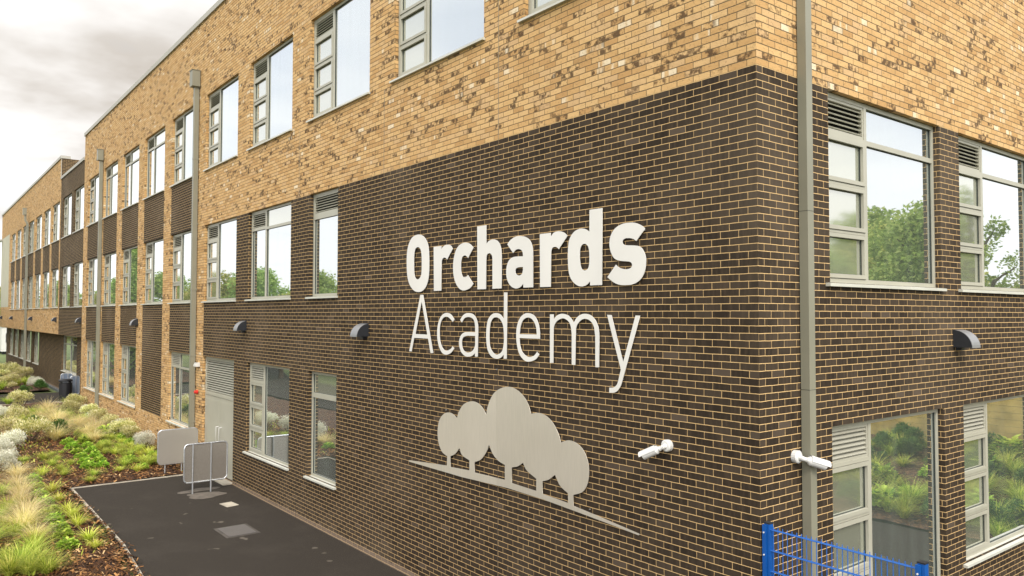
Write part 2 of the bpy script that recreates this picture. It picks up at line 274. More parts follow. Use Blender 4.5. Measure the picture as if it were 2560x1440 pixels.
# ------------------------------------------------------------------ tuning values
TAN = [(.455, .26, .10), (.55, .335, .138), (.61, .39, .172), (.54, .345, .168)]
DARK = [(.026, .0185, .0122), (.037, .0262, .0170), (.052, .0375, .025), (.085, .063, .045)]
MORT = (.78, .52, .24)
GLASS_LO = .62
EXPOSURE = .55
SKY = 1.0
SUN = 1.5
SUN_EL = 42
SUN_AZ = 114
GREY_W = (.43, .39, .345)
GREY_C = (.74, .78, .86)
GLOW = 1.9
GLYPHS = {
 'O': ['-6426,-1202 -6270,-1244 -6161,-1337 -6104,-1463 -6087,-1674 -6096,-1875 -6135,-2003 -6215,-2098 -6323,-2144 -6440,-2150 -6567,-2118 -6689,-2027 -6761,-1908 -6790,-1755 -6793,-1544 -6766,-1411 -6705,-1306 -6601,-1230', '-6432,-1410 -6369,-1437 -6332,-1497 -6316,-1597 -6316,-1777 -6330,-1874 -6379,-1926 -6445,-1942 -6506,-1921 -6545,-1858 -6558,-1749 -6560,-1583 -6545,-1484 -6503,-1424'],
 'r': ['c-5954,-1439 c-5733,-1440 c-5730,-1492 -5658,-1445 -5552,-1431 -5468,-1452 c-5409,-1501 c-5562,-1664 -5593,-1641 -5643,-1628 -5693,-1644 -5718,-1682 c-5724,-1741 c-5722,-2145 c-5941,-2143'],
 'c': ['c-4858,-1519 -4936,-1469 -5008,-1443 -5101,-1434 -5221,-1460 -5315,-1530 -5376,-1650 -5396,-1780 -5382,-1912 -5333,-2021 -5251,-2108 -5163,-2148 -5077,-2156 -4978,-2137 -4913,-2109 c-4856,-2062 c-4999,-1927 -5032,-1948 -5084,-1960 -5138,-1940 -5174,-1874 -5183,-1790 -5175,-1707 -5146,-1652 -5093,-1628 -5040,-1639 c-4991,-1673'],
 'h': ['c-4760,-1217 c-4537,-1218 c-4532,-1494 -4477,-1458 -4380,-1438 -4284,-1458 -4219,-1509 -4178,-1583 c-4164,-1690 c-4161,-2149 c-4380,-2149 c-4382,-1714 -4395,-1666 -4434,-1637 -4476,-1634 -4519,-1655 c-4535,-1712 c-4535,-2150 c-4751,-2148'],
 'a': ['c-4034,-1534 -3969,-1483 -3866,-1444 -3758,-1437 -3651,-1456 -3559,-1497 -3500,-1563 -3475,-1639 c-3471,-1706 c-3465,-2152 c-3674,-2151 c-3679,-2099 -3743,-2143 -3838,-2159 -3933,-2133 -4010,-2071 -4052,-1980 -4055,-1885 -4031,-1809 -3976,-1748 -3893,-1721 -3784,-1718 c-3684,-1722 -3688,-1676 -3717,-1636 -3771,-1618 -3832,-1620 -3872,-1643 c-3900,-1665', 'c-3684,-1869 c-3685,-1915 -3701,-1956 -3737,-1977 -3784,-1982 -3831,-1963 -3852,-1928 -3845,-1893 -3811,-1873 c-3757,-1868'],
 'r2': ['c-3328,-1447 c-3111,-1448 c-3107,-1499 -3044,-1452 -2948,-1440 -2854,-1464 c-2784,-1511 c-2946,-1674 -2985,-1646 -3026,-1637 -3069,-1646 -3095,-1680 c-3102,-1736 c-3104,-2156 c-3322,-2154'],
 'd': ['c-2376,-1223 c-2154,-1224 c-2160,-2160 c-2368,-2159 c-2370,-2108 -2425,-2148 -2502,-2167 -2590,-2155 -2681,-2102 -2738,-2030 -2766,-1928 -2774,-1771 -2762,-1616 -2725,-1533 -2656,-1472 -2566,-1444 -2488,-1446 -2423,-1469 c-2379,-1499', '-2456,-1639 -2412,-1664 -2389,-1711 -2380,-1794 -2384,-1892 -2402,-1944 -2441,-1967 -2484,-1967 -2523,-1943 -2545,-1884 -2554,-1784 -2545,-1693 -2506,-1646'],
 's': ['c-1465,-1533 -1522,-1493 -1607,-1458 -1693,-1445 -1820,-1448 -1930,-1486 -2006,-1560 -2034,-1653 -2022,-1742 -1977,-1825 -1922,-1865 -1842,-1885 -1764,-1894 -1705,-1902 -1675,-1921 -1669,-1950 -1696,-1977 -1764,-1987 -1852,-1971 -1897,-1950 c-1930,-1926 c-2070,-2067 -1983,-2125 -1883,-2163 -1765,-2173 -1649,-2164 -1545,-2118 -1479,-2036 -1455,-1926 -1464,-1841 -1505,-1769 -1561,-1730 -1647,-1715 -1743,-1706 -1797,-1695 -1821,-1668 -1811,-1640 -1772,-1623 -1704,-1626 -1646,-1640 c-1601,-1667'],
 'A': ['c-6349,-2197 c-6271,-2198 c-5950,-3133 c-6032,-3135 c-6109,-2907 c-6538,-2906 c-6616,-3133 c-6697,-3132', 'c-6310,-2308 c-6132,-2843 c-6504,-2840'],
 'c2': ['c-5359,-2592 -5426,-2535 -5502,-2502 -5580,-2494 -5672,-2515 -5758,-2574 -5815,-2669 -5840,-2788 -5830,-2914 -5790,-3015 -5725,-3095 -5653,-3135 -5561,-3143 -5470,-3120 -5408,-3083 c-5358,-3043 c-5402,-3007 -5457,-3051 -5554,-3079 -5639,-3069 -5711,-3013 -5755,-2928 -5770,-2810 -5757,-2684 -5714,-2613 -5650,-2566 -5579,-2554 -5509,-2566 -5446,-2600 c-5395,-2636'],
 'a2': ['c-5197,-2599 -5134,-2542 -5068,-2508 -4976,-2496 -4886,-2508 -4815,-2541 -4764,-2600 -4736,-2680 c-4732,-2754 c-4736,-3139 c-4808,-3139 c-4806,-3086 -4870,-3126 -4960,-3146 -5064,-3142 -5157,-3093 -5211,-3019 -5225,-2944 -5206,-2875 -5159,-2821 -5086,-2790 -4988,-2780 c-4805,-2781 -4808,-2689 -4827,-2622 -4872,-2578 -4944,-2558 -5028,-2559 -5094,-2583 c-5153,-2640', 'c-4805,-2836 c-4910,-2836 -5014,-2838 -5092,-2854 -5139,-2889 -5152,-2942 -5138,-3017 -5091,-3064 -5012,-3086 -4921,-3076 -4845,-3036 -4809,-2976 c-4804,-2924'],
 'd2': ['c-4108,-2207 c-4037,-2209 c-4043,-3137 c-4111,-3140 c-4111,-3081 -4185,-3130 -4277,-3148 -4393,-3125 -4488,-3038 -4526,-2898 -4527,-2743 -4489,-2601 -4407,-2524 -4302,-2498 -4198,-2517 c-4112,-2582', '-4302,-2558 -4210,-2579 -4137,-2654 -4112,-2764 -4111,-2914 -4145,-3025 -4220,-3076 -4300,-3087 -4382,-3048 -4441,-2966 -4453,-2812 -4435,-2671 -4383,-2587'],
 'e': ['c-3325,-2840 c-3760,-2840 -3745,-2944 -3692,-3035 -3597,-3084 -3514,-3087 -3442,-3064 c-3386,-3017 c-3339,-3050 -3412,-3115 -3535,-3151 -3639,-3145 -3745,-3077 -3809,-2959 -3831,-2812 -3814,-2678 -3745,-2563 -3640,-2506 -3535,-2503 -3432,-2542 -3361,-2633 -3331,-2736', 'c-3760,-2787 -3735,-2677 -3682,-2596 -3598,-2560 -3514,-2569 -3443,-2621 -3402,-2698 c-3392,-2785'],
 'm': ['c-3123,-2515 c-3054,-2515 c-3049,-2579 -2985,-2530 -2883,-2508 -2771,-2530 -2705,-2577 c-2666,-2621 -2608,-2555 -2533,-2518 -2459,-2508 -2365,-2525 -2283,-2582 -2233,-2660 -2217,-2731 c-2213,-2802 c-2215,-3157 c-2281,-3158 c-2280,-2789 -2304,-2668 -2355,-2604 -2428,-2573 -2512,-2579 -2587,-2628 -2625,-2687 c-2632,-2768 c-2637,-3150 c-2705,-3151 c-2704,-2755 -2728,-2652 -2782,-2593 -2872,-2566 -2962,-2591 -3019,-2632 -3049,-2686 c-3054,-2777 c-3054,-3145 c-3124,-3148'],
 'y': ['c-2078,-2520 c-2006,-2523 c-1817,-3076 c-1618,-2527 c-1549,-2529 c-1830,-3287 -1855,-3350 -1902,-3409 -1960,-3441 c-2045,-3450 c-2045,-3389 -1979,-3383 -1931,-3356 -1902,-3312 c-1854,-3162'],
 'tree': ['c-6692,-4934 c-5545,-4848 c-5539,-4705 -5684,-4655 -5784,-4528 -5814,-4358 -5767,-4180 -5649,-4070 -5512,-4029 -5378,-4043 c-5276,-4095 -5228,-3996 -5099,-3869 -4900,-3804 -4724,-3819 -4603,-3884 c-4524,-3966 -4484,-3833 -4368,-3664 -4220,-3574 -4028,-3524 -3842,-3545 -3675,-3626 -3570,-3729 c-3512,-3848 -3367,-3821 -3212,-3841 -3074,-3917 -2966,-4038 c-2912,-4152 -2768,-4107 -2614,-4125 -2488,-4202 -2415,-4328 -2398,-4460 -2428,-4600 -2515,-4709 c-2679,-4776 c-2679,-4911 c-2319,-4942 c-1591,-5013 -1572,-5019 c-1587,-5033 c-2084,-5001 c-2692,-4968 c-3226,-4941 c-4010,-4925 c-5148,-4957 c-6683,-4956', 'c-5450,-4692 -5317,-4635 c-5206,-4532 -5131,-4630 c-4942,-4679 c-4942,-4828 c-5449,-4855', 'c-4811,-4686 -4651,-4622 -4515,-4492 c-4459,-4380 -4365,-4501 -4234,-4580 c-4083,-4615 c-4083,-4823 c-4810,-4837', 'c-3926,-4626 -3794,-4590 c-3680,-4526 -3599,-4616 c-3401,-4694 c-3401,-4855 c-3926,-4842', 'c-3274,-4706 -3143,-4660 c-3026,-4582 -2926,-4704 c-2777,-4773 c-2777,-4895 c-3274,-4872'],
}
PLANTS = {
 'varieg': [(-37.26,-2.31,1.30), (-26.13,-3.19,1.35), (-35.25,0.05,1.00), (-29.75,0.08,1.00), (-25.87,0.00,0.95), (-50.57,-1.44,1.20), (-53.12,-0.24,1.30), (-55.96,-1.48,1.20), (-31.60,-0.50,0.95), (-24.40,-0.50,0.90), (-27.90,-0.45,0.85), (-33.60,-0.90,0.90), (-28.30,-3.60,1.10), (-31.60,-3.00,1.10), (-57.00,-0.80,1.30), (-60.00,-1.50,1.30), (-63.00,-0.60,1.30), (-51.80,-2.60,1.10), (-58.28,-1.76,1.05), (-52.63,-2.60,0.72), (-59.79,-1.68,1.10), (-48.92,-2.34,0.80), (-50.47,-2.68,0.81), (-65.75,-2.97,0.87), (-52.83,-1.72,0.78), (-47.93,-1.69,0.68)],
 'silver': [(-24.34,-3.98,1.20), (-20.79,-4.43,0.90), (-32.21,-0.11,0.80), (-27.44,-0.27,0.60), (-22.61,-0.31,0.75), (-48.32,0.24,1.00), (-48.60,0.71,0.80), (-26.60,-0.50,0.60), (-30.80,-0.50,0.70), (-23.40,-0.45,0.65), (-22.90,-4.25,1.10), (-49.90,0.20,0.80), (-33.00,-3.40,0.90)],
 'dark': [(-27.27,-2.25,1.00), (-46.72,-0.46,0.90), (-44.69,-1.44,0.80), (-33.76,-1.04,0.70), (-29.90,-2.70,0.80), (-55.00,-2.00,0.90)],
 'stipa': [(-35.05,-1.58,0.90), (-29.06,-1.37,0.80), (-26.23,-1.50,0.75), (-26.14,-1.10,0.70), (-31.75,-1.55,0.80), (-19.66,-4.23,0.70), (-17.22,-4.39,0.70), (-15.16,-4.44,0.75), (-13.77,-4.68,0.75), (-29.81,-3.51,0.90), (-26.25,-3.99,0.90), (-32.25,-2.19,0.80), (-29.67,-0.74,0.60), (-18.40,-4.35,0.70), (-16.20,-4.50,0.70), (-14.40,-4.60,0.70), (-28.00,-1.90,0.80), (-24.90,-1.50,0.65), (-30.30,-1.90,0.85), (-33.40,-1.70,0.85), (-28.20,-4.20,0.85), (-12.90,-4.60,0.60), (-21.60,-4.50,0.70), (-58.50,-2.20,0.90), (-26.08,-2.47,0.86), (-28.77,-1.39,0.80), (-30.05,-3.34,0.58), (-27.01,-1.08,0.87), (-31.31,-1.76,0.82), (-28.86,-1.32,0.71), (-55.10,-0.78,0.98), (-47.60,-3.16,0.93), (-53.17,-1.34,0.91), (-50.21,-2.62,1.06)],
 'clump': [(-24.83,-2.29,0.42), (-23.78,-2.31,0.42), (-22.73,-2.35,0.42), (-21.74,-2.39,0.42), (-20.84,-2.44,0.42), (-19.92,-2.50,0.42), (-24.78,-1.84,0.40), (-23.74,-1.90,0.40), (-22.69,-1.96,0.40), (-21.63,-2.04,0.40), (-20.73,-2.10,0.40), (-19.94,-2.15,0.38), (-18.84,-3.97,0.42), (-17.89,-4.01,0.42), (-16.86,-4.06,0.42), (-15.88,-4.06,0.42), (-14.89,-4.09,0.42), (-14.09,-4.12,0.42), (-13.35,-4.14,0.42), (-12.75,-4.15,0.40), (-11.88,-4.19,0.36), (-14.47,-4.25,0.38), (-15.98,-4.18,0.36), (-20.83,-0.60,0.35), (-24.57,-0.59,0.54), (-23.55,-0.62,0.51), (-20.13,-1.40,0.40), (-23.27,-1.59,0.45), (-18.92,-1.35,0.35), (-26.62,-1.55,0.55), (-23.95,-1.40,0.37), (-28.76,-1.68,0.61), (-26.62,-0.92,0.53), (-26.23,-0.91,0.77), (-33.64,-1.08,0.55)],
 'lime': [(-23.93,-0.74,0.40), (-22.99,-0.80,0.40), (-22.03,-0.88,0.40), (-21.09,-0.91,0.40), (-20.25,-0.98,0.40), (-20.58,-0.58,0.40), (-18.96,-1.89,0.35), (-19.55,-0.98,0.35), (-19.54,-3.67,0.50), (-17.15,-3.77,0.50), (-16.00,-3.78,0.40), (-14.94,-3.77,0.50), (-14.22,-3.77,0.50), (-13.41,-3.79,0.50), (-12.15,-3.80,0.50), (-11.56,-3.79,0.35), (-23.84,-0.36,0.40), (-25.23,-0.64,0.40), (-18.62,-1.52,0.45), (-25.30,-0.99,0.42), (-24.01,-0.85,0.43), (-22.31,-0.66,0.38), (-26.48,-1.48,0.54), (-21.83,-1.47,0.43), (-25.51,-1.20,0.36), (-21.14,-0.67,0.59), (-54.20,-3.23,0.80), (-48.21,-2.98,0.93), (-59.79,-2.63,0.61), (-65.62,-0.75,1.01), (-50.78,-1.16,1.08), (-62.99,-1.81,0.85)],
 'tuft': [(-14.17,-4.96,0.59), (-11.14,-5.01,0.68), (-12.31,-4.67,0.60), (-11.14,-4.74,0.60), (-10.46,-4.70,0.60), (-15.76,-4.78,0.60), (-10.72,-5.20,0.68), (-23.25,-1.39,0.50), (-21.95,-1.46,0.50), (-22.12,-1.69,0.45), (-22.13,-3.30,0.50), (-20.94,-3.25,0.50), (-20.16,-3.16,0.40), (-18.69,-2.58,0.40), (-24.92,-0.95,0.50), (-27.09,-1.57,0.50), (-36.04,-0.47,0.70), (-38.01,-0.43,0.60), (-26.61,-0.95,0.50), (-22.13,-3.81,0.40), (-19.18,-3.21,0.40), (-39.70,-2.62,0.80), (-13.40,-4.85,0.64), (-11.80,-4.75,0.70), (-10.60,-4.95,0.68), (-13.00,-5.30,0.68), (-14.90,-5.10,0.59), (-17.60,-4.70,0.60), (-29.20,-2.60,0.60), (-30.50,-1.30,0.60), (-28.50,-0.90,0.55), (-32.40,-1.20,0.60), (-24.10,-1.30,0.40), (-23.00,-1.15,0.40), (-21.40,-1.30,0.35), (-20.40,-1.40,0.40), (-34.60,-2.20,0.70), (-62.00,-2.50,0.90), (-25.02,-1.63,0.45), (-25.70,-1.67,0.45), (-19.29,-0.79,0.54), (-25.14,-1.11,0.42), (-25.55,-1.62,0.40), (-19.21,-0.76,0.55), (-20.28,-1.52,0.43), (-21.73,-0.87,0.56), (-19.61,-1.65,0.50), (-21.36,-1.14,0.39), (-23.02,-1.64,0.58), (-19.73,-1.09,0.43), (-19.37,-1.06,0.57), (-19.88,-1.14,0.45), (-21.97,-1.23,0.39), (-24.44,-0.77,0.36), (-26.61,-1.00,0.42), (-22.51,-1.18,0.44), (-26.15,-2.41,0.58), (-33.53,-3.45,0.57), (-28.59,-3.18,0.52), (-30.07,-2.90,0.90), (-33.02,-2.12,0.81), (-30.73,-0.83,0.69), (-32.07,-2.45,0.51), (-30.63,-2.90,0.86), (-27.35,-2.20,0.51), (-31.96,-2.92,0.58), (-32.15,-1.16,0.56), (-33.59,-1.00,0.73), (-16.70,-2.97,0.26), (-21.91,-2.99,0.36), (-18.15,-2.76,0.29), (-22.98,-2.76,0.25), (-17.30,-3.41,0.41), (-17.91,-2.80,0.36), (-17.29,-3.34,0.38), (-20.85,-2.79,0.40), (-19.94,-3.08,0.26), (-22.78,-3.02,0.35), (-11.70,-5.17,0.45), (-19.90,-5.01,0.60), (-19.18,-5.22,0.51), (-15.33,-4.92,0.44), (-18.90,-5.17,0.61), (-12.54,-5.55,0.61), (-18.12,-5.39,0.60), (-11.61,-5.48,0.46), (-15.26,-5.36,0.54), (-60.08,-1.92,0.84), (-52.40,-2.10,0.64), (-61.34,-1.04,0.78), (-51.43,-0.64,0.91), (-53.14,-1.73,0.76), (-48.66,-2.15,1.06), (-60.19,-0.98,0.99), (-54.35,-2.22,0.67), (-51.35,-2.45,0.93), (-63.47,-3.26,0.67), (-50.63,-2.98,1.05), (-58.93,-1.83,0.78)],
}
# ------------------------------------------------------------------ material set
M_TAN = brick_material('tan_brick', .22, 'tan'); M_TANR = brick_material('tan_brick_side', -.1075, 'tan')
M_DK = brick_material('dark_brick', .22, 'dark'); M_DKR = brick_material('dark_brick_side', -.1075, 'dark')
M_RENDER = simple('pale_render', (.42, .40, .30), .9, var=.06, scale=.8)
M_COPING = simple('coping_metal', (.36, .34, .29), .6, var=.06, scale=.6)
M_FRAME = simple('frame_paint', (.36, .345, .275), .42, var=.05, scale=2.0)
M_SILL = simple('sill_metal', (.50, .49, .42), .40, var=.07, scale=2.0)
M_PIPE = simple('downpipe_paint', (.215, .205, .15), .45, var=.08, scale=1.5)
M_GASKET = simple('gasket_rubber', (.012, .018, .015), .6)
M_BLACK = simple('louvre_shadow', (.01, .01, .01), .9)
M_GLASS = glass_material()
M_OBSC, nt_, b_ = newmat('obscured_glass')
b_.inputs['Base Color'].default_value = (.22, .235, .17, 1); b_.inputs['Roughness'].default_value = .6
_g = N(nt_, 'ShaderNodeBsdfGlossy'); _g.inputs['Color'].default_value = (.97, .97, .93, 1); _g.inputs['Roughness'].default_value = .05
_f = N(nt_, 'ShaderNodeFresnel', IOR=1.5); _r = N(nt_, 'ShaderNodeMapRange'); _r.inputs['From Min'].default_value = .04; _r.inputs['From Max'].default_value = .45
_r.inputs['To Min'].default_value = .42; _r.inputs['To Max'].default_value = .9; nt_.links.new(_f.outputs[0], _r.inputs['Value'])
_m = N(nt_, 'ShaderNodeMixShader'); nt_.links.new(_r.outputs[0], _m.inputs[0]); nt_.links.new(b_.outputs[0], _m.inputs[1]); nt_.links.new(_g.outputs[0], _m.inputs[2]); nt_.links.new(_m.outputs[0], nt_.nodes['Material Output'].inputs['Surface'])
M_PLASTER = simple('plaster', (.42, .42, .37), .9, var=.05, scale=.4)
M_FLOOR = simple('floor_vinyl', (.12, .13, .14), .4, var=.1, scale=.5)
M_BLIND = simple('blind_fabric', (.62, .70, .52), .9, var=.05)
M_ROOF = simple('roof_membrane', (.22, .22, .21), .8)
M_ASPH = asphalt_material(); M_MULCH = mulch_material()
M_CONC = simple('concrete', (.42, .37, .29), .9, var=.2, scale=5, bump=.004, bscale=80)
M_GRASS = simple('lawn', (.10, .13, .035), .95, var=.45, scale=1.5, bump=.03, bscale=30)
M_GALV = simple('galvanised_steel', (.55, .56, .57), .35, metal=.8, var=.15, scale=25)
M_SHEET = sheet_material('guard_sheet', (.36, .325, .28), .40, .6)
M_SHEETG = simple('guard_sheet_pale', (.50, .46, .40), .32, metal=.6, var=.05, scale=1.5)
M_WHITE = simple('white_plastic', (.62, .61, .58), .35, var=.03)
M_LETTER = simple('letter_aluminium', (.66, .635, .585), .42, metal=0.0, var=.05, scale=1.2)
M_BRUSH = brushed_material('brushed_steel', (.66, .60, .50))
M_BRUSH2 = brushed_material('brushed_steel_right', (.61, .555, .46))
M_BLUE = simple('blue_powdercoat', (.004, .075, .30), .35, var=.08, scale=6)
M_BLUE2 = simple('blue_wire', (.02, .12, .42), .4, var=.05)
M_DKMETAL = simple('lamp_black', (.018, .020, .024), .45, var=.1, scale=20)
M_LENS = simple('lamp_cover', (.20, .20, .20), .35, var=.08, scale=8)
M_RED = simple('red_plastic', (.55, .03, .02), .35, var=.05)
M_BIN = simple('bin_black', (.012, .012, .014), .4, var=.1)
M_BLUESHEET = sheet_material('guard_sheet_blue', (.30, .36, .46), .35, .8)
M_MASTIC = simple('mastic', (.30, .24, .16), .9)
M_MASTICD = simple('mastic_dark', (.05, .038, .028), .9)
M_TIMBER = simple('timber', (.40, .29, .09), .8, var=.3, scale=2.5)
M_BARK = simple('bark', (.09, .065, .045), .95, var=.3, scale=8)
M_STAIN = simple('concrete_patch', (.12, .10, .08), .95, var=.25, scale=6)
M_SURR = simple('tar_surround', (.075, .063, .052), .9, var=.4, scale=9)
M_IRONB = simple('iron_base', (.035, .032, .03), .7)
M_IRON = simple('cast_iron', (.20, .18, .16), .6, var=.2, scale=12)

# ------------------------------------------------------------------ facade description
GROUND = -ZB
NEAR_L = [-3.70, -7.30, -10.88, -14.50, -18.05, -21.60, -25.15, -28.70, -32.30, -35.88]
W = 2.66
FAR_L = [-47.02, -50.48, -54.08, -57.68, -61.18, -64.82, -68.42]
LINK_L = [-39.72, -43.22]
OPEN = []      # (level, x0, x1, ztop, zbot, kind, label hint)
for i, x in enumerate(NEAR_L):
    OPEN.append(('top', x, x+W, 3.72, 1.58, 'B' if i in (6, 7, 8) else 'A'))
    if i == 2: OPEN.append(('mid', -10.83, -9.50, 0, -2.15, 'N'))
    elif i == 3: OPEN.append(('mid', x, x+W, 0, -2.15, 'B'))
    elif i >= 4: OPEN.append(('mid', x, x+W, 0, -2.15, 'A'))
OPEN += [('low', -10.83, -9.50, -3.70, -5.87, 'P'), ('low', -14.50, -11.84, -3.70, -5.87, 'A'),
         ('low', -18.05, -15.45, -3.70, GROUND+.02, 'D'), ('low', -21.60, -18.94, -3.70, -5.87, 'B')]
for i in (7, 8, 9): OPEN.append(('low', NEAR_L[i], NEAR_L[i]+W, -3.70, -5.87, 'A'))
for x in LINK_L:
    OPEN.append(('top', x, x+2.74, 3.72, 1.58, 'A')); OPEN.append(('mid', x, x+2.74, 0, -2.15, 'A'))

for x in FAR_L:
    OPEN.append(('top', x, x+2.74, 3.72, 1.58, 'A')); OPEN.append(('mid', x, x+2.74, 0, -2.15, 'A'))
RECESS = .5
OPENB = [('low', -46.0, -41.3, -3.72, -5.70, 'Q')]+[('low', x, x+2.74, -3.72, -5.87, 'A') for x in (-58.3, -62.3, -66.25, -70.1, -73.7)]
XE_NEAR, XE_LINK, XE_FAR = -36.95, -43.90, -76.1
BAYS = [(x, x+W) for x in NEAR_L[5:]] + [(x, x+2.74) for x in FAR_L]

def classify(x, z):
    for o in OPEN:
        if o[1] < x < o[2] and o[4] < z < o[3]: return None
    bay = any(a < x < b for a, b in BAYS)
    if x > XE_NEAR:
        if z > 5.96: return None
        if z > 1.58: return 'tan'
        if z > 0: return 'dark' if bay else 'tan'
        if x > -18.05: return 'dark'
        if z > -5.87: return 'dark' if bay else 'tan'
        return 'tan'
    if z < -3.63: return None
    if x > XE_LINK:
        return 'dark' if z < 4.84 else None
    if z > 6.02: return None
    if x < -69.8 and -1.95 < z < 3.95: return 'render'
    if z > 1.58: return 'tanfar'
    if z > 0: return 'dark' if bay else 'tanfar'
    return 'tanfar'

def openR(y, z):
    for o in OPENR:
        if o[1] < y < o[2] and o[4] < z < o[3]: return True
    return False
OPENR = []
for k in range(5):
    y0 = 1.34+3.37*k
    OPENR.append(('mid', y0, y0+2.77, 0, -2.16, 'C'))
    OPENR.append(('low', y0, y0+2.77, -3.74, (GROUND+.10) if k == 0 else -5.87, 'E' if k == 0 else 'A'))
def classR(y, z):
    if openR(y, z) or z > 5.96: return None
    return 'tan' if z > 0 else 'dark'

building = thing('school_building', 'long three storey school block of tan and dark brown brick with many grey framed windows', 'building', (0, 0, 0))

def wall(xs, zs, cls, mats, place, names, depth=.12):
    """flat facade cells by brick colour plus the returns of every opening"""
    mbs = {}
    xs = sorted(set(round(x, 4) for x in xs)); zs = sorted(set(round(z, 4) for z in zs))
    def mb(k):
        if k not in mbs: mbs[k] = MB()
        return mbs[k]
    grid = {}
    for i in range(len(xs)-1):
        for j in range(len(zs)-1):
            grid[i, j] = cls((xs[i]+xs[i+1])/2, (zs[j]+zs[j+1])/2)
    for i in range(len(xs)-1):
        j = 0
        while j < len(zs)-1:
            c = grid[i, j]
            if c is None: j += 1; continue
            k = j
            while k+1 < len(zs)-1 and grid[i, k+1] == c: k += 1
            a, b, lo, hi = xs[i], xs[i+1], zs[j], zs[k+1]
            mb(c).face([place(a, 0, lo), place(b, 0, lo), place(b, 0, hi), place(a, 0, hi)], mats[c], [(a, lo), (b, lo), (b, hi), (a, hi)])
            j = k+1
    for i in range(len(xs)-1):
        for j in range(len(zs)-1):
            if grid[i, j] is not None: continue
            zc = (zs[j]+zs[j+1])/2
            if zc > 3.8: continue
            a, b, lo, hi = xs[i], xs[i+1], zs[j], zs[j+1]
            for (di, dj, e) in ((-1, 0, 'l'), (1, 0, 'r'), (0, 1, 't'), (0, -1, 'b')):
                c = grid.get((i+di, j+dj))
                if c is None: continue
                d = depth
                if e == 'l': mb(c).face([place(a, 0, lo), place(a, 0, hi), place(a, -d, hi), place(a, -d, lo)], mats[c], [(a, lo), (a, hi), (a-d, hi), (a-d, lo)])
                if e == 'r': mb(c).face([place(b, 0, lo), place(b, 0, hi), place(b, -d, hi), place(b, -d, lo)], mats[c], [(b, lo), (b, hi), (b+d, hi), (b+d, lo)])
                if e == 't': mb(c).face([place(a, 0, hi), place(b, 0, hi), place(b, -d, hi), place(a, -d, hi)], mats[c], [(a, hi), (b, hi), (b, hi+d), (a, hi+d)])
                if e == 'b': mb(c).face([place(a, 0, lo), place(b, 0, lo), place(b, -d, lo), place(a, -d, lo)], mats[c], [(a, lo), (b, lo), (b, lo-d), (a, lo-d)])
    for k, m in mbs.items():
        o = m.obj(names[k][0], building, weld=False); o['label'] = names[k][1]
placeL = lambda u, d, z: (u, -d, z+ZB)
placeR = lambda u, d, z: (d, u, z+ZB)
xs = [XE_FAR, XE_LINK, XE_NEAR, 0, -18.05, -69.8]; zs = [GROUND-.3, 6.02, 5.96, 4.84, 3.95, 1.58, 0, -1.95, -3.63, -5.87]
for o in OPEN: xs += [o[1], o[2]]; zs += [o[3], o[4]]
for a, b in BAYS: xs += [a, b]
wall(xs, zs, classify, {'tan': M_TAN, 'tanfar': M_TAN, 'dark': M_DK, 'render': M_RENDER}, placeL,
     {'tanfar': ('tan_brick_wall', 'tan brick of the far third of the long facade'), 'tan': ('tan_brick_wall', 'tan brick of the long facade'), 'dark': ('dark_brick_wall', 'dark brown brick of the long facade'), 'render': ('render_panel', 'pale rendered end of the long facade')})
def classB(x, z):
    for o in OPENB:
        if o[1] < x < o[2] and o[4] < z < o[3]: return None
    return 'dark'
xs = [XE_FAR, XE_NEAR]; zs = [GROUND-.3, -3.63]
for o in OPENB: xs += [o[1], o[2]]; zs += [o[3], o[4]]
wall(xs, zs, classB, {'dark': M_DK}, lambda u, d, z: (u, RECESS-d, z+ZB), {'dark': ('dark_brick_wall', 'dark brown brick of the set back ground storey at the far end')})
m = MB(); m.box(XE_FAR, XE_NEAR-.003, .121, RECESS+.15, ZB-3.63, ZB-3.52, M_PLASTER); m.obj('soffit', building)
YR = 19.0
ys = [0, YR]; zs = [GROUND-.3, 5.96, 0]
for o in OPENR: ys += [o[1], o[2]]; zs += [o[3], o[4]]
wall(ys, zs, classR, {'tan': M_TANR, 'dark': M_DKR}, placeR,
     {'tan': ('tan_brick_wall', 'tan brick of the end facade'), 'dark': ('dark_brick_wall', 'dark brown brick of the end facade')})

# parapets, roofs, inner floors
m = MB()
m.box(XE_NEAR-.03, .05, -.05, .38, ZB+5.96, ZB+6.11, M_COPING)
m.box(-.38, .05, .383, YR, ZB+5.96, ZB+6.11, M_COPING)
m.box(XE_NEAR-.03, XE_NEAR+.30, .383, 9, ZB+5.96, ZB+6.11, M_COPING)
m.obj('parapet_coping', building)
m = MB(); m.box(XE_LINK+.003, XE_NEAR-.003, -.05, .38, ZB+4.84, ZB+4.98, M_COPING); m.obj('parapet_coping', building)
m = MB(); m.box(XE_FAR-.05, XE_LINK+.03, -.05, .42, ZB+6.02, ZB+6.17, M_COPING); m.box(XE_LINK-.04, XE_LINK+.025, -.02, .0-.003, ZB+4.99, ZB+6.02, M_COPING); m.obj('parapet_coping', building)
m = MB()
m.box(XE_NEAR+.1, -.05, .02, 9, ZB+5.55, ZB+5.75, M_ROOF); m.box(-9, -.02, 9.0, YR, ZB+5.55, ZB+5.75, M_ROOF)
m.box(XE_LINK+.01, XE_NEAR-.01, .02, 9, ZB+4.5, ZB+4.7, M_ROOF); m.box(XE_FAR+.05, XE_LINK-.1, .02, 9, ZB+5.4, ZB+5.49, M_ROOF)
m.obj('roof', building)
m = MB()
m.face([(XE_LINK, 0, ZB+4.5), (XE_LINK, .85, ZB+4.5), (XE_LINK, .85, ZB+6.02), (XE_LINK, 0, ZB+6.02)], M_DK, [(0, 4.5), (.85, 4.5), (.85, 6.02), (0, 6.02)])
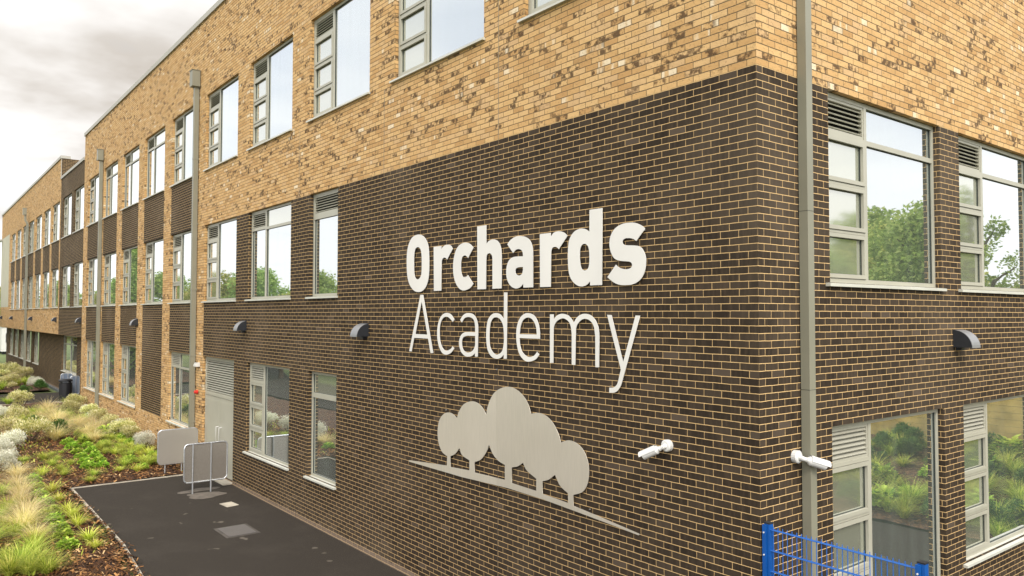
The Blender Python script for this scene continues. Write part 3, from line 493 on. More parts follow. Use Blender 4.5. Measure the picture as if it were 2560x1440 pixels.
m.face([(XE_LINK, .85, ZB+4.5), (XE_LINK, 9, ZB+4.5), (XE_LINK, 9, ZB+5.5), (XE_LINK, .85, ZB+5.5)], M_DK, [(.85, 4.5), (9, 4.5), (9, 5.5), (.85, 5.5)])
m.face([(XE_LINK-.4, .85, ZB+5.5), (XE_LINK, .85, ZB+5.5), (XE_LINK, .85, ZB+6.02), (XE_LINK-.4, .85, ZB+6.02)], M_DK, [(0, 5.5), (.4, 5.5), (.4, 6.02), (0, 6.02)])
m.obj('side_wall', building, weld=False); m = MB()
m.face([(XE_NEAR, 0, ZB+4.6), (XE_NEAR, 9, ZB+4.6), (XE_NEAR, 9, ZB+5.96), (XE_NEAR, 0, ZB+5.96)], M_TAN, [(0, 4.6), (9, 4.6), (9, 5.96), (0, 5.96)])
m.obj('side_wall', building, weld=False); m = MB()
m.face([(XE_FAR, 0, ZB-3.63), (XE_FAR, 9, ZB-3.63), (XE_FAR, 9, ZB+6.02), (XE_FAR, 0, ZB+6.02)], M_TAN, [(0, -3.63), (9, -3.63), (9, 6.02), (0, 6.02)])
m.face([(XE_FAR, .5, 0), (XE_FAR, 9, 0), (XE_FAR, 9, ZB-3.63), (XE_FAR, .5, ZB-3.63)], M_DK, [(0, -6.85), (8.5, -6.85), (8.5, -3.63), (0, -3.63)])
o = m.obj('side_wall', building, weld=False); o['label'] = 'brick return walls between the roofs of different height'
m = MB()
for zt in (-6.85+.02, -3.25, .35, 4.3):
    m.box(XE_FAR+.1, -.35, .35, 8.9, ZB+zt-.22, ZB+zt, M_FLOOR)
    m.box(-8.9, -.35, 8.9, YR, ZB+zt-.22, ZB+zt, M_FLOOR)
m.obj('floor_slab', building)
m = MB()
m.box(XE_FAR, -9, 8.9, 9.0, 0, ZB+5.6, M_PLASTER); m.box(-9.1, -9.0, 9.0, YR, 0, ZB+5.6, M_PLASTER); m.box(-9.1, 0, YR, YR+.1, 0, ZB+5.96, M_PLASTER)
for x in (-7.5, -15.0, -22.0, -29.2, -36.9, -43.9, -58, -69.8): m.box(x-.06, x+.06, 5.0, 8.9, 0.02, ZB+4.5, M_PLASTER)
m.box(-5.0, -4.9, .4, 8.9, .02, ZB+4.5, M_PLASTER)
m.box(-5.0, -.4, 4.42, 4.52, .02, ZB+4.5, M_PLASTER)
m.box(-.45, -.40, 3.18, 4.40, .02, ZB-3.75, M_BLIND)
m.box(-.45, -.40, 5.9, 7.4, .02, ZB-3.75, M_BLIND)
m.obj('inner_wall', building)
# movement joints in the brickwork
for x, z0, z1 in ((-4.285, GROUND, 0), (-7.66, GROUND, 0), (-11.41, GROUND, -2.2), (-11.41, -2.15, 0)):
    m = MB(); m.box(x-.004, x+.004, -.0025, .0, ZB+z0, ZB+z1, M_MASTICD); m.obj('movement_joint', building)
for x, z0, z1 in ((-4.285, 0, 5.95), (-7.66, 0, 1.5), (-11.41, 0, 1.5)):
    m = MB(); m.box(x-.005, x+.005, -.0025, .0, ZB+z0, ZB+z1, M_MASTIC); m.obj('movement_joint', building)

# ------------------------------------------------------------------ windows
CACHE = {}
def window_meshes(kind, w, h):
    key = (kind, round(w, 3), round(h, 3))
    if key in CACHE: return CACHE[key]
    fr, lv, pn, ob, sl, dr, hd = MB(), MB(), MB(), MB(), MB(), MB(), MB()
    F0, F1 = .075, .135            # frame front and back (depth into the wall)
    fw = .055
    def bar(u0, u1, z0, z1, f=F0, b=F1): fr.box(u0, u1, f, b, z0, z1, M_FRAME)
    def louvre(u0, u1, z0, z1):
        lv.box(u0, u1, F0+.008, F0+.058, z1-.03, z1, M_FRAME); lv.box(u0, u1, F0+.008, F0+.058, z0, z0+.035, M_FRAME)
        lv.box(u0, u0+.03, F0+.008, F0+.058, z0+.035, z1-.03, M_FRAME); lv.box(u1-.03, u1, F0+.008, F0+.058, z0+.035, z1-.03, M_FRAME)
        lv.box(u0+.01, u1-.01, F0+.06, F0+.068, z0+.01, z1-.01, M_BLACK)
        n = max(5, int(round((z1-z0)/.066))); p = (z1-z0-.065)/n
        for k in range(n):
            zc = z0+.035+p*(k+.5)
            Mx = Matrix.Translation((0, F0+.03, zc)) @ Matrix.Rotation(R(32), 4, 'X')
            lv.box(u0+.03, u1-.03, -.026, .026, -.006, .006, M_FRAME, Mx)
    def glass(u0, u1, z0, z1, g=None, mat=M_GLASS):
        (g or pn).box(u0, u1, F0+.034, F0+.044, z0, z1, mat)
        for a, b, c, d in ((u0, u1, z1-.007, z1), (u0, u1, z0, z0+.005), (u0, u0+.007, z0+.005, z1-.007), (u1-.007, u1, z0+.005, z1-.007)):
            fr.box(a, b, F0+.022, F0+.034, c, d, M_GASKET)
    def sash(u0, u1, z0, z1):
        s = .052; f = F0-.014
        bar(u0+.006, u1-.006, z1-s, z1-.006, f); bar(u0+.006, u1-.006, z0+.006, z0+s, f)
        bar(u0+.006, u0+s, z0+s, z1-s, f); bar(u1-s, u1-.006, z0+s, z1-s, f)
        glass(u0+s, u1-s, z0+s, z1-s, ob, M_OBSC)
    def outer(nosill=False):
        bar(0.005, fw, -h, 0); bar(w-fw, w-.005, -h, 0); bar(fw, w-fw, -fw, -.004); bar(fw, w-fw, -h, -h+fw)
    m0, m1 = .93, .99
    if kind in 'ABCE':
        outer(); bar(m0, m1, -h+fw, -fw)
        lo_ = -.47; louvre(fw, m0, -.44, -fw); bar(fw, m0, lo_-.012, -.44)
        if kind in 'ACE':
            n = 3 if h < 2.6 else 4; a = lo_-.012; b = -h+fw; st = (a-b+.03)/n
            for k in range(n):
                z1 = a-st*k; z0 = z1-st+.03
                sash(fw, m0, z0, z1)
                if k < n-1: bar(fw, m0, z0-.03, z0)
        else: glass(fw, m0, -h+fw, lo_-.012)
        if kind in 'BC':
            bar(m1, w-fw, -.50, -.44); glass(m1, w-fw, -.44, -fw, ob, M_OBSC if kind == 'B' else M_GLASS); glass(m1, w-fw, -h+fw, -.50)
        else: glass(m1, w-fw, -h+fw, -fw)
    elif kind == 'N':
        outer(); louvre(fw, w-fw, -.44, -fw); bar(fw, w-fw, -.54, -.44); glass(fw, w-fw, -h+fw, -.54)
    elif kind == 'P':
        outer(); bar(fw, w-fw, -.54, -.44); glass(fw, w-fw, -.44, -fw, ob, M_OBSC); glass(fw, w-fw, -h+fw, -.54)
    elif kind == 'Q':
        outer(); bar(w*.5-.05, w*.5+.05, -h+fw, -fw); bar(fw, w*.5-.05, -.5, -.44); bar(w*.5+.05, w-fw, -.5, -.44)
        glass(fw, w*.5-.05, -.44, -fw, ob, M_OBSC); glass(w*.5+.05, w-fw, -.44, -fw); glass(fw, w*.5-.05, -h+fw, -.5); glass(w*.5+.05, w-fw, -h+fw, -.5)
    elif kind == 'D':
        bar(0.005, fw, -h, 0); bar(w-fw, w-.005, -h, 0); bar(fw, w-fw, -fw, -.004); bar(fw, w-fw, -1.06, -.99)
        louvre(fw, w-fw, -.99, -fw)
        for (a, b) in ((fw+.006, w/2-.004), (w/2+.004, w-fw-.006)):
            d = MB(); d.box(a, b, F0+.012, F0+.055, -h+.03, -1.07, M_FRAME)
            d.box(a+.10, b-.10, F0+.006, F0+.0118, -h+.18, -1.17, M_FRAME)
            dr_list.append(d)
        for sx in (-.12, .12):
            hd.tube([(w/2+sx, F0+.01, -2.45), (w/2+sx, F0-.06, -2.45), (w/2+sx, F0-.06, -1.85), (w/2+sx, F0+.01, -1.85)], .014, M_WHITE)
    # sill
    if kind not in 'D':
        prof = [(-.055, -h-.035), (-.055, -h-.002), (F0, -h+.012), (F0, -h-.035)] if False else [(-.055, -h-.045), (-.055, -h-.012), (F0+.005, -h+.006), (F0+.005, -h-.045)]
        sl.prism(prof, 'x', -.09 if h < 2.6 else 0, w+.03 if h < 2.6 else w, M_SILL)
    out = dict(frame=fr.mesh('window_frame'), louvre=lv.mesh('louvre') if lv.v else None, pane=pn.mesh('pane') if pn.v else None,
               obsc=ob.mesh('casement_pane') if ob.v else None, sill=sl.mesh('sill') if sl.v else None)
    if kind == 'D': out['leaves'] = [d.mesh('door_leaf') for d in dr_list[-2:]]; out['handle'] = hd.mesh('handle', smooth=False)
    CACHE[key] = out; return out
dr_list = []
def place_window(o, side, back=0.0):
    lev, a, b, zt, zb, kind = o
    ms = window_meshes(kind, b-a, zt-zb)
    nm = 'entrance_door' if kind == 'D' else 'window'
    w = link(bpy.data.objects.new(nm, ms['frame']), building)
    if side == 'L': w.location = (a, back, zt+ZB)
    else: w.location = (0, a, zt+ZB); w.rotation_euler = (0, 0, R(90))
    if kind == 'D': w['label'] = 'double metal door with a wide louvre grille above it'
    for k, n in (('louvre', 'louvre_grille'), ('pane', 'pane'), ('obsc', 'casement_pane'), ('sill', 'sill')):
        if ms.get(k): link(bpy.data.objects.new(n, ms[k]), w)
    for d in ms.get('leaves', []): link(bpy.data.objects.new('door_leaf', d), w)
    if ms.get('handle'): link(bpy.data.objects.new('handle', ms['handle']), w)
# the mesh local frame: x along the wall, +y into the wall
for o in OPEN: place_window(o, 'L')
for o in OPENR: place_window(o, 'R')
for o in OPENB: place_window(o, 'L', RECESS)

# ------------------------------------------------------------------ downpipes (parts of the building)
def downpipe(x, y0, ztop, zbot, w=.13, d=.13, neck=False):
    m = MB()
    if neck:
        m.box(x, x+w, -d-.16, -.16, ztop-.35, ztop, M_PIPE)
        m.prism([(-.16, ztop-.35), (-.16-d, ztop-.35), (-d-.02, ztop-.62), (-.02, ztop-.62)], 'x', x, x+w, M_PIPE)
        m.box(x, x+w, -d-.02, -.02, zbot, ztop-.62, M_PIPE)
    else: m.box(x, x+w, -d-.02, -.02, zbot, ztop, M_PIPE)
    k = zbot+1.2
    while k < ztop-.8: m.box(x-.006, x+w+.006, -d-.026, -.001, k, k+.05, M_PIPE); k += 1.9
    p = m.obj('downpipe', building)
    h = MB(); yy = -.14 if neck else 0
    h.box(x-.075, x+w+.075, yy-.24, yy-.02, ztop, ztop+.46, M_PIPE); h.box(x-.09, x+w+.09, yy-.255, yy-.005, ztop+.46, ztop+.475, M_PIPE)
    h.obj('hopper_head', p); return p
downpipe(-18.83, 0, ZB+4.10, .02)
downpipe(-32.62, 0, ZB+4.10, .02)
downpipe(-57.62, 0, ZB+4.25, .02, neck=True)
m = MB()
m.box(.012, .112, .72, .835, .02, ZB+5.9, M_PIPE)
for z in (.9, 3.55, ZB-1.43, ZB+1.2, ZB+3.8): m.box(.0, .1135, .7185, .8365, z, z+.004, M_GASKET)
m.obj('downpipe', building)['label'] = 'square grey downpipe close to the building corner'

# ------------------------------------------------------------------ raised letters and emblem on the dark wall
def spline_loop(txt, sub=6):
    P = []
    for t in txt.split():
        c = t.startswith('c'); x, z = t.lstrip('c').split(','); P.append((float(x)/1000, float(z)/1000, c))
    n = len(P); out = []
    for i in range(n):
        p0, p1, p2, p3 = P[i-1], P[i], P[(i+1) % n], P[(i+2) % n]
        out.append(p1[:2])
        if p1[2] and p2[2]: continue
        a = p1 if p1[2] else p0; b = p2 if p2[2] else p3
        # centripetal-ish catmull-rom with mirrored ends at corners
        for k in range(1, sub):
            t = k/sub; q = []
            for d in (0, 1):
                A = a[d] if not p1[2] else 2*p1[d]-p2[d]+0*(p3[d]); B = b[d] if not p2[2] else 2*p2[d]-p1[d]
                q.append(.5*((2*p1[d])+(-A+p2[d])*t+(2*A-5*p1[d]+4*p2[d]-B)*t*t+(-A+3*p1[d]-3*p2[d]+B)*t**3))
            out.append(tuple(q))
    return out
def plate_mesh(name, loops, mat, y0=-.030, y1=-.022, cut=None):
    cu = bpy.data.curves.new(name, 'CURVE'); cu.dimensions = '2D'; cu.fill_mode = 'BOTH'; cu.extrude = (y1-y0)/2
    for lp in loops:
        sp = cu.splines.new('POLY'); sp.points.add(len(lp)-1)
        for p, (x, z) in zip(sp.points, lp): p.co = (x, z+ZB, 0, 1)
        sp.use_cyclic_u = True
    ob = bpy.data.objects.new(name, cu); col.objects.link(ob)
    dg = bpy.context.evaluated_depsgraph_get(); me = bpy.data.meshes.new_from_object(ob.evaluated_get(dg))
    bpy.data.objects.remove(ob); bpy.data.curves.remove(cu)
    me.transform(Matrix.Translation((0, (y0+y1)/2, 0)) @ Matrix.Rotation(R(90), 4, 'X'))
    bm = bmesh.new(); bm.from_mesh(me); bmesh.ops.remove_doubles(bm, verts=bm.verts, dist=1e-5)
    if cut:
        x, keep_left = cut
        g = bm.verts[:]+bm.edges[:]+bm.faces[:]
        r = bmesh.ops.bisect_plane(bm, geom=g, plane_co=(x, 0, 0), plane_no=(1, 0, 0), clear_outer=keep_left, clear_inner=not keep_left)
        ed = [e for e in r['geom_cut'] if isinstance(e, bmesh.types.BMEdge)]
        try: bmesh.ops.holes_fill(bm, edges=ed)
        except Exception: pass
    bmesh.ops.recalc_face_normals(bm, faces=bm.faces); bm.to_mesh(me); bm.free()
    me.materials.clear(); me.materials.append(mat); me.name = name
    for p in me.polygons: p.material_index = 0
    return me
LET = [('O', 'large bold white capital letter O that begins the upper word on the dark wall'),
 ('r', 'bold white letter r directly right of the capital O in the upper word'),
 ('c', 'bold white letter c, third letter of the upper word'),
 ('h', 'bold white letter h with a tall stem in the middle of the upper word'),
 ('a', 'bold white letter a between the h and the second r of the upper word'),
 ('r2', 'larger bold white letter r between a and d in the upper word'),
 ('d', 'bold white letter d with the tallest stem of the upper word'),
 ('s', 'bold white curved letter s that ends the upper word'),
 ('A', 'thin white capital letter A that begins the lower word'),
 ('c2', 'thin white letter c right after the capital A in the lower word'),
 ('a2', 'thin white small letter a, third letter of the lower word'),
 ('d2', 'thin white letter d with a tall thin stem in the lower word'),
 ('e', 'thin white letter e in the middle of the lower word'),
 ('m', 'thin white letter m with two arches in the lower word'),
 ('y', 'thin white letter y with a long tail below the lower word')]
for k, lab in LET:
    me = plate_mesh('letter', [spline_loop(t) for t in GLYPHS[k]], M_LETTER)
    o = link(bpy.data.objects.new('wall_letter', me))
    tag(o, lab, 'letter', 'raised white letters on the dark brick wall')
    # stand-off pins, a couple behind each letter
    vs = [v.co for v in me.vertices]; cx = sum(v.x for v in vs)/len(vs)
    pm = MB(); lp = [(float(t.lstrip('c').split(',')[0])/1000, float(t.lstrip('c').split(',')[1])/1000) for t in GLYPHS[k][0].split()]
    cxx = sum(p[0] for p in lp)/len(lp); cz = sum(p[1] for p in lp)/len(lp)
    for p in (lp[0], lp[len(lp)//3], lp[2*len(lp)//3]):
        q = (p[0]+(cxx-p[0])*.06, p[1]+(cz-p[1])*.06)
        pm.tube([(q[0], -.0225, q[1]+ZB), (q[0], .0, q[1]+ZB)], .006, M_GALV, 6)
    pm.obj('fixing_pin', o)
emb = thing('tree_emblem', 'brushed steel emblem of five round trees on a sloping ground line', 'wall emblem', (0, 0, 0))
loops = [spline_loop(t, 8) for t in GLYPHS['tree']]
def cutx(x): return x
SEAM = -4.28
for keep, mt in ((True, M_BRUSH), (False, M_BRUSH2)):
    me = plate_mesh('steel_sheet', loops, mt, cut=(SEAM+(-.001 if keep else .001), keep))
    o = link(bpy.data.objects.new('steel_sheet', me), emb)
pm = MB()
for (x, z) in ((-5.6, -4.0), (-4.9, -3.9), (-4.3, -3.3), (-3.8, -4.0), (-3.1, -4.3), (-2.4, -4.9)): pm.tube([(x, -.0225, z+ZB), (x, 0, z+ZB)], .006, M_GALV, 6)
pm.obj('fixing_pin', emb)

# ------------------------------------------------------------------ wall lights
def wall_light_proto():
    r = .238; w = .27
    prof = [(0, .125), (0, -.125)]
    arc = [(-r*math.sin(t)*1.0, -.125+r*math.cos(t)) for t in [k*math.pi/2/10 for k in range(11)]]   # from wall top to outer tip
    arc = [(y, z) for y, z in arc]
    b = MB(); solid = [(0, -.125)]+[(0, .125)]+arc[1:]
    b.prism([(y*.97, z*.97) for y, z in solid], 'x', -w/2+.0, w/2-.0, M_DKMETAL)
    c = MB()
    outer = [(y, z) for y, z in arc]; inner = [(y*.975, -.125+(z+.125)*.975) for y, z in arc]
    c.prism(outer+inner[::-1], 'x', -w/2+.006, w/2-.006, M_LENS)
    k = MB(); k.box(-.06, .06, -.075, -.0, -.165, -.126, M_DKMETAL)
    return b.mesh('lamp_body'), c.mesh('curved_cover'), k.mesh('cable_box')
LB, LC, LK = wall_light_proto()
def wall_light(loc, rz, lab):
    t = thing('wall_light', lab, 'wall light', loc, rz, 'black quarter round wall lights')
    for n, me in (('lamp_body', LB), ('curved_cover', LC), ('cable_box', LK)): link(bpy.data.objects.new(n, me), t)
zl = ZB-2.80
for x, lab in ((-8.32, 'black quarter round wall light nearest to the white lettering'),
    (-14.70, 'black quarter round wall light above the ground floor windows and right of the grey door'),
    (-25.9, 'black quarter round wall light on the striped bays between the two tall downpipes'),
    (-37.2, 'black quarter round wall light on dark brick just left of the nearer tan block'),
    (-44.7, 'black quarter round wall light on the far tan band, nearest to the dark link'),
    (-54.9, 'black quarter round wall light on the far tan band beside the third downpipe'),
    (-66.4, 'small black quarter round wall light far along the tan band'),
    (-74.3, 'furthest black wall light at the very end of the long facade')):
    wall_light((x, -.001, zl), 0, lab)
wall_light((.001, 4.56, ZB-2.83), R(90), 'black quarter round wall light on the end facade between two rows of windows')

# ------------------------------------------------------------------ security cameras
def cctv(loc, aim, lab, side):
    t = thing('security_camera', lab, 'security camera', loc, 0, 'white security cameras near the corner')
    out = Vector((0, -1, 0)) if side == 'L' else Vector((1, 0, 0))
    b = MB(); p0 = Vector((0, 0, 0))
    b.tube([p0, out*.05, out*.06], [.066, .066, .054], M_WHITE, 18)
    base = b.obj('mounting_base', t)
    a = MB(); elbow = out*.10+Vector((0, 0, -.01)); d = Vector(aim).normalized(); j = elbow+d*.05
    a.tube([out*.05, elbow, j], [.026, .024, .018], M_WHITE, 12); a.tube([j-d*.015, j+d*.012], .027, M_WHITE, 12)
    a.obj('bracket_arm', t)
    h = MB(); s = j+d*.01; up = Vector((0, 0, 1)); sd = d.cross(up).normalized(); u2 = sd.cross(d).normalized()
    h.tube([s, s+d*.02, s+d*.20], [.03, .048, .048], M_WHITE, 16)
    h.obj('camera_body', t)
    hd = MB(); n = 9; A = []; B = []
    for k in range(n):
        an = math.pi*(k/(n-1)); v = sd*math.cos(an)*.056+u2*(math.sin(an)*.058)
        A.append(s+d*.015+v); B.append(s+d*.235+v)
    A2 = [s+d*.015+(p-(s+d*.015))*.9 for p in A]; B2 = [s+d*.235+(p-(s+d*.235))*.9 for p in B]
    for k in range(n-1):
        hd.face([A[k], A[k+1], B[k+1], B[k]], M_WHITE); hd.face([A2[k], B2[k], B2[k+1], A2[k+1]], M_WHITE)
        hd.face([B[k], B[k+1], B2[k+1], B2[k]], M_WHITE)
    hd.obj('sun_hood', t)
    g = MB(); g.tube([s+d*.2005, s+d*.203], .040, M_DKMETAL, 14); g.obj('lens', t)
cctv((-1.16, -.001, ZB-3.96), (-.86, -.22, -.44), 'white bullet camera on the dark wall left of the corner, pointing left', 'L')
cctv((.001, .60, ZB-3.98), (.42, .84, -.30), 'white bullet camera on the end wall beside the corner downpipe, pointing right', 'R')

# alarm and sensor on the tan pier
t = thing('alarm_beacon', 'small round red alarm beacon on the tan pier beside the downpipe', 'alarm', (-18.5, -.001, ZB-4.74))
m = MB(); m.tube([(0, 0, 0), (0, -.03, 0)], .06, M_RED, 14); m.obj('base_plate', t); m = MB(); m.tube([(0, -.03, 0), (0, -.085, 0), (0, -.10, 0)], [.05, .048, .03], M_RED, 14); m.obj('dome', t)
t = thing('sensor_box', 'small white sensor box on the tan pier above the red alarm', 'sensor', (-18.42, -.001, ZB-3.95))
m = MB(); m.box(-.10, .10, -.10, 0, -.06, .05, M_WHITE); m.obj('housing', t); m = MB(); m.box(-.07, .07, -.13, -.101, -.055, .01, M_WHITE); m.obj('lens_cover', t)

# ------------------------------------------------------------------ guard panels by the doors
def guard(x, y0, y1, lab, sheet, group, posts=(-.62, .22), plain=False):
    t = thing('guard_panel', lab, 'door guard', (x, (y0+y1)/2, 0), 0, group)
    w = (y1-y0)/2
    if plain: t.rotation_euler = (0, 0, math.pi)
    zt, zb, r, rc = 1.19, .27, .019, .10
    pts = []
    for cy, cz, a0 in ((w-rc, zt-rc, 0), (-w+rc, zt-rc, 90), (-w+rc, zb+rc, 180), (w-rc, zb+rc, 270)):
        for k in range(5): a = R(a0+k*22.5); pts.append((0, cy+rc*math.cos(a), cz+rc*math.sin(a)))
    pts.append(pts[0]); m = MB(); m.tube(pts, r, M_GALV, 8, caps=False); m.obj('tube_frame', t, smooth=True)
    for yy in (w*posts[0], w*posts[1]):
        m = MB(); m.tube([(.032, yy, .002), (.032, yy, zt-.01)], .019, M_GALV, 8); m.obj('post', t)
    m = MB(); pr = [(p[1]*.985, (p[2]-.73)*.985+.73) for p in pts[:-1]]; m.prism(pr, 'x', -.021 if plain else -.004, -.017 if plain else .0, sheet); m.obj('infill_sheet', t)
    return t
guard(-15.05, -1.29, -.27, 'grey door guard panel in front of the brown wall, right of the double door', M_SHEET, 'metal guard panels at the double door')
guard(-17.85, -1.20, -.18, 'pale grey door guard panel standing at the flower bed, left of the double door', M_SHEETG, 'metal guard panels at the double door', (-.22, .62), True)
guard(-40.1, .04, .46, 'bluish guard panel nearest to the black bin at the far entrance', M_BLUESHEET, 'bluish guard panels at the far entrance')
guard(-42.2, -.08, .46, 'bluish guard panel behind the other one at the far entrance', M_BLUESHEET, 'bluish guard panels at the far entrance')

# litter bin
t = thing('litter_bin', 'black cylindrical litter bin on the path near the far entrance', 'bin', (-39.55, -.24, 0.0))
m = MB(); m.tube([(0, 0, 0), (0, 0, .04), (0, 0, .05), (0, 0, .92)], [.26, .26, .28, .29], M_BIN, 20); m.obj('drum', t)
m = MB(); m.tube([(0, 0, .98), (0, 0, 1.06), (0, 0, 1.10)], [.31, .31, .24], M_BIN, 20); m.obj('lid', t)
m = MB()
for a in range(4): m.box(-.02, .02, -.02, .02, .90, .99, M_BIN, Matrix.Rotation(R(45+90*a), 4, 'Z') @ Matrix.Translation((.26, 0, 0)))
m.obj('lid_support', t)
# low bollard at the far entrance omitted: nothing shows there

# ------------------------------------------------------------------ blue mesh fence at the corner
t = thing('mesh_fence', 'bright blue welded mesh fence panel joining the building corner', 'fence', (.075, .02, 0))
FT = ZB-4.555; FL = 1.49; ang = math.atan2(-.07, 1.5)
t.rotation_euler = (0, 0, ang)
for px in (0.0, FL):
    m = MB(); m.box(px-.030, px+.030, -.03, .03, -.05, FT, M_BLUE); p = m.obj('fence_post', t)
    m = MB(); sx = -1 if px == 0 else -1
    m.box(px-.040, px+.002, -.048, -.034, .02, FT-.012, M_BLUE); m.obj('clamp_bar', p)
    m = MB()
    for z in (FT-.085, FT-.30, FT-.52, FT-.95): m.tube([(px-.02, -.0485, z), (px-.02, -.056, z)], .008, M_WHITE, 8)
    m.obj('clamp_bolt', p)
    m = MB(); m.box(px-.034, px+.034, -.034, .034, FT, FT+.012, M_BLACK); m.obj('post_cap', p)
m = MB()
z = FT-.055
while z > .1:
    for yy in (-.012, .012): m.tube([(.03, yy, z), (FL-.03, yy, z)], .0050, M_BLUE2, 6)
    z -= .2
k = .055
while k < FL-.03:
    m.tube([(k, 0, .05), (k, 0, FT-.022)], .0038, M_BLUE2, 6); k += .0515
m.obj('wire_mesh', t, weld=False)
t2 = thing('gate_post', 'thick blue square gate post right of the blue mesh panel', 'post', (1.665, -.05, 0))
m = MB(); m.box(-.05, .05, -.05, .05, -.05, FT-.11, M_BLUE); m.obj('shaft', t2); m = MB(); m.box(-.055, .055, -.055, .055, FT-.11, FT-.10, M_BLACK); m.obj('cap', t2)

# ------------------------------------------------------------------ ground
def sheet(name, pts, z, mat, kind='structure', thick=None):
    m = MB()
    if thick is None: m.face([(x, y, z) for x, y in pts], mat)
    else: m.prism(pts, 'z', z-thick, z, mat)
    o = m.obj(name); tag(o, kind=kind); return o
sheet('ground', [(-900, -600), (600, -600), (600, 900), (-900, 900)], -.12, M_GRASS)
sheet('path', [(-17.42, -3.32), (-11.5, -3.36), (-9.3, -3.52), (-5, -3.9), (2, -4.4), (12, -5.0), (12, 9.5), (.0, 9.5), (.0, 0.0), (-17.46, 0.0)], 0, M_ASPH, thick=.2)
sheet('path', [(-46.3, -14), (-45.0, 0), (-44.9, RECESS), (-36.96, RECESS), (-36.96, 0.0), (-39.3, 0.0), (-39.6, -3.2), (-39.9, -14)], -.005, M_ASPH, thick=.2)
sheet('road', [(-130, -40), (-46.5, -14), (-39.9, -14), (-20, -14), (12, -14), (12, -8), (-30, -8.6), (-39.9, -8.8), (-46.2, -8.8), (-130, -30)], -.02, M_ASPH, thick=.1)
# concrete edging
m = MB()
def edging(a, b, w=.05, h=.022):
    a = Vector(a); b = Vector(b); d = (b-a); Ln = d.length; d.normalize(); n = Vector((-d.y, d.x)); k = 0
    while k < Ln:
        e = min(k+.914, Ln)-.004
        P = [a+d*k-n*w, a+d*e-n*w, a+d*e, a+d*k]
        m.prism([(p.x, p.y) for p in P][::-1], 'z', -.15, h+random.uniform(-.004, .004), M_CONC); k += .914
edging((-17.47, -3.32), (-17.47, -.02)); edging((-11.5, -3.36), (-17.42, -3.32)); edging((-9.3, -3.52), (-11.5, -3.36)); edging((-5, -3.9), (-9.3, -3.52)); edging((2, -4.4), (-5, -3.9))
edging((-39.3, -.02), (-39.6, -3.2)); edging((-39.6, -3.2), (-39.9, -8.8))
tag(m.obj('kerb'), kind='structure')
# door threshold, patches, covers
m = MB(); m.box(-18.0, -15.5, -.22, .05, -.05, .025, M_CONC); m.obj('door_threshold', building)
def blob(cx, cy, rx, ry, z, name, mat, seed):
    rr = random.Random(seed); n = 22; ph = [rr.uniform(0, 6.28) for _ in range(3)]
    pts = []
    for k in range(n):
        a = 2*math.pi*k/n; q = 1+.18*math.sin(2*a+ph[0])+.12*math.sin(3*a+ph[1])+.08*math.sin(5*a+ph[2])
        pts.append((cx+rx*q*math.cos(a), cy+ry*q*math.sin(a)))
    m = MB(); m.face([(x, y, z) for x, y in pts], mat); return m
o = blob(-14.70, -.88, .30, .50, .004, 'p', M_STAIN, 3).obj('concrete_patch'); tag(o, 'pale ragged concrete patch around the feet of the nearer guard panel', 'patch')
o = blob(-15.35, -.85, .20, .46, .005, 'p', M_STAIN, 5).obj('concrete_patch'); tag(o, 'small pale concrete patch just behind the nearer guard panel', 'patch')
m = MB(); m.prism([(-13.62, -.90), (-13.20, -.86), (-13.26, -.58), (-13.66, -.62)], 'z', -.02, .008, M_CONC); tag(m.obj('access_cover'), 'small pale square cover in the asphalt near the wall', 'cover')
t = thing('manhole_cover', 'rectangular chequered iron drain cover set in the asphalt', 'manhole cover', (-11.17, -1.33, 0), R(0))
m = MB(); m.box(-.42, .42, -.33, .33, -.05, .006, M_SURR); m.obj('surround', t)
m = MB(); m.box(-.36, .36, -.27, .27, -.04, .010, M_IRONB)
for i in range(18):
    for j in range(13):
        x = -.34+i*.04; y = -.25+j*.0416
        m.box(x-.011, x+.011, y-.011, y+.011, .0102, .015, M_IRON, Matrix.Translation((0, 0, 0)))
m.obj('chequer_plate', t)
# splashed bottom course of the wall
m = MB()
rr = random.Random(11)
# bed of bark mulch with an uneven surface
def bed(name, poly, z0, seed, step=.16, amp=.05, bank=0.0):
    bm = bmesh.new(); xs_ = [p[0] for p in poly]; ys_ = [p[1] for p in poly]
    def inside(x, y):
        c = False; n = len(poly)
        for i in range(n):
            x1, y1 = poly[i]; x2, y2 = poly[(i+1) % n]
            if (y1 > y) != (y2 > y) and x < (x2-x1)*(y-y1)/(y2-y1)+x1: c = not c
        return c
    x0, x1, y0, y1 = min(xs_), max(xs_), min(ys_), max(ys_)
    nx = int((x1-x0)/step)+1; ny = int((y1-y0)/step)+1
    from mathutils import noise
    V = {}
    for i in range(nx+1):
        for j in range(ny+1):
            x = x0+(x1-x0)*i/nx; y = y0+(y1-y0)*j/ny
            if inside(x, y): V[i, j] = bm.verts.new((x, y, z0+bank*(y-y0)+amp*(noise.noise(Vector((x*1.1, y*1.1, seed)))+.5*noise.noise(Vector((x*5, y*5, seed))))))
    for i in range(nx):
        for j in range(ny):
            q = [V.get((i, j)), V.get((i+1, j)), V.get((i+1, j+1)), V.get((i, j+1))]
            if all(q): bm.faces.new(q)
    me = bpy.data.meshes.new(name); bm.to_mesh(me); bm.free(); me.materials.append(M_MULCH)
    me.polygons.foreach_set('use_smooth', [True]*len(me.polygons))
    o = link(bpy.data.objects.new(name, me)); tag(o, kind='structure'); return o
bed('flower_bed', [(-39.6, -.02), (-17.50, -.02), (-17.50, -3.36), (-11.5, -3.42), (-9.3, -3.58), (-5, -3.96), (2, -4.46), (2, -8.2), (-39.8, -8.5)], .0, 2.0)
bed('flower_bed', [(-78, .48), (-46.2, .48), (-46.7, -9.2), (-72, -12)], .0, 5.0, step=.4)
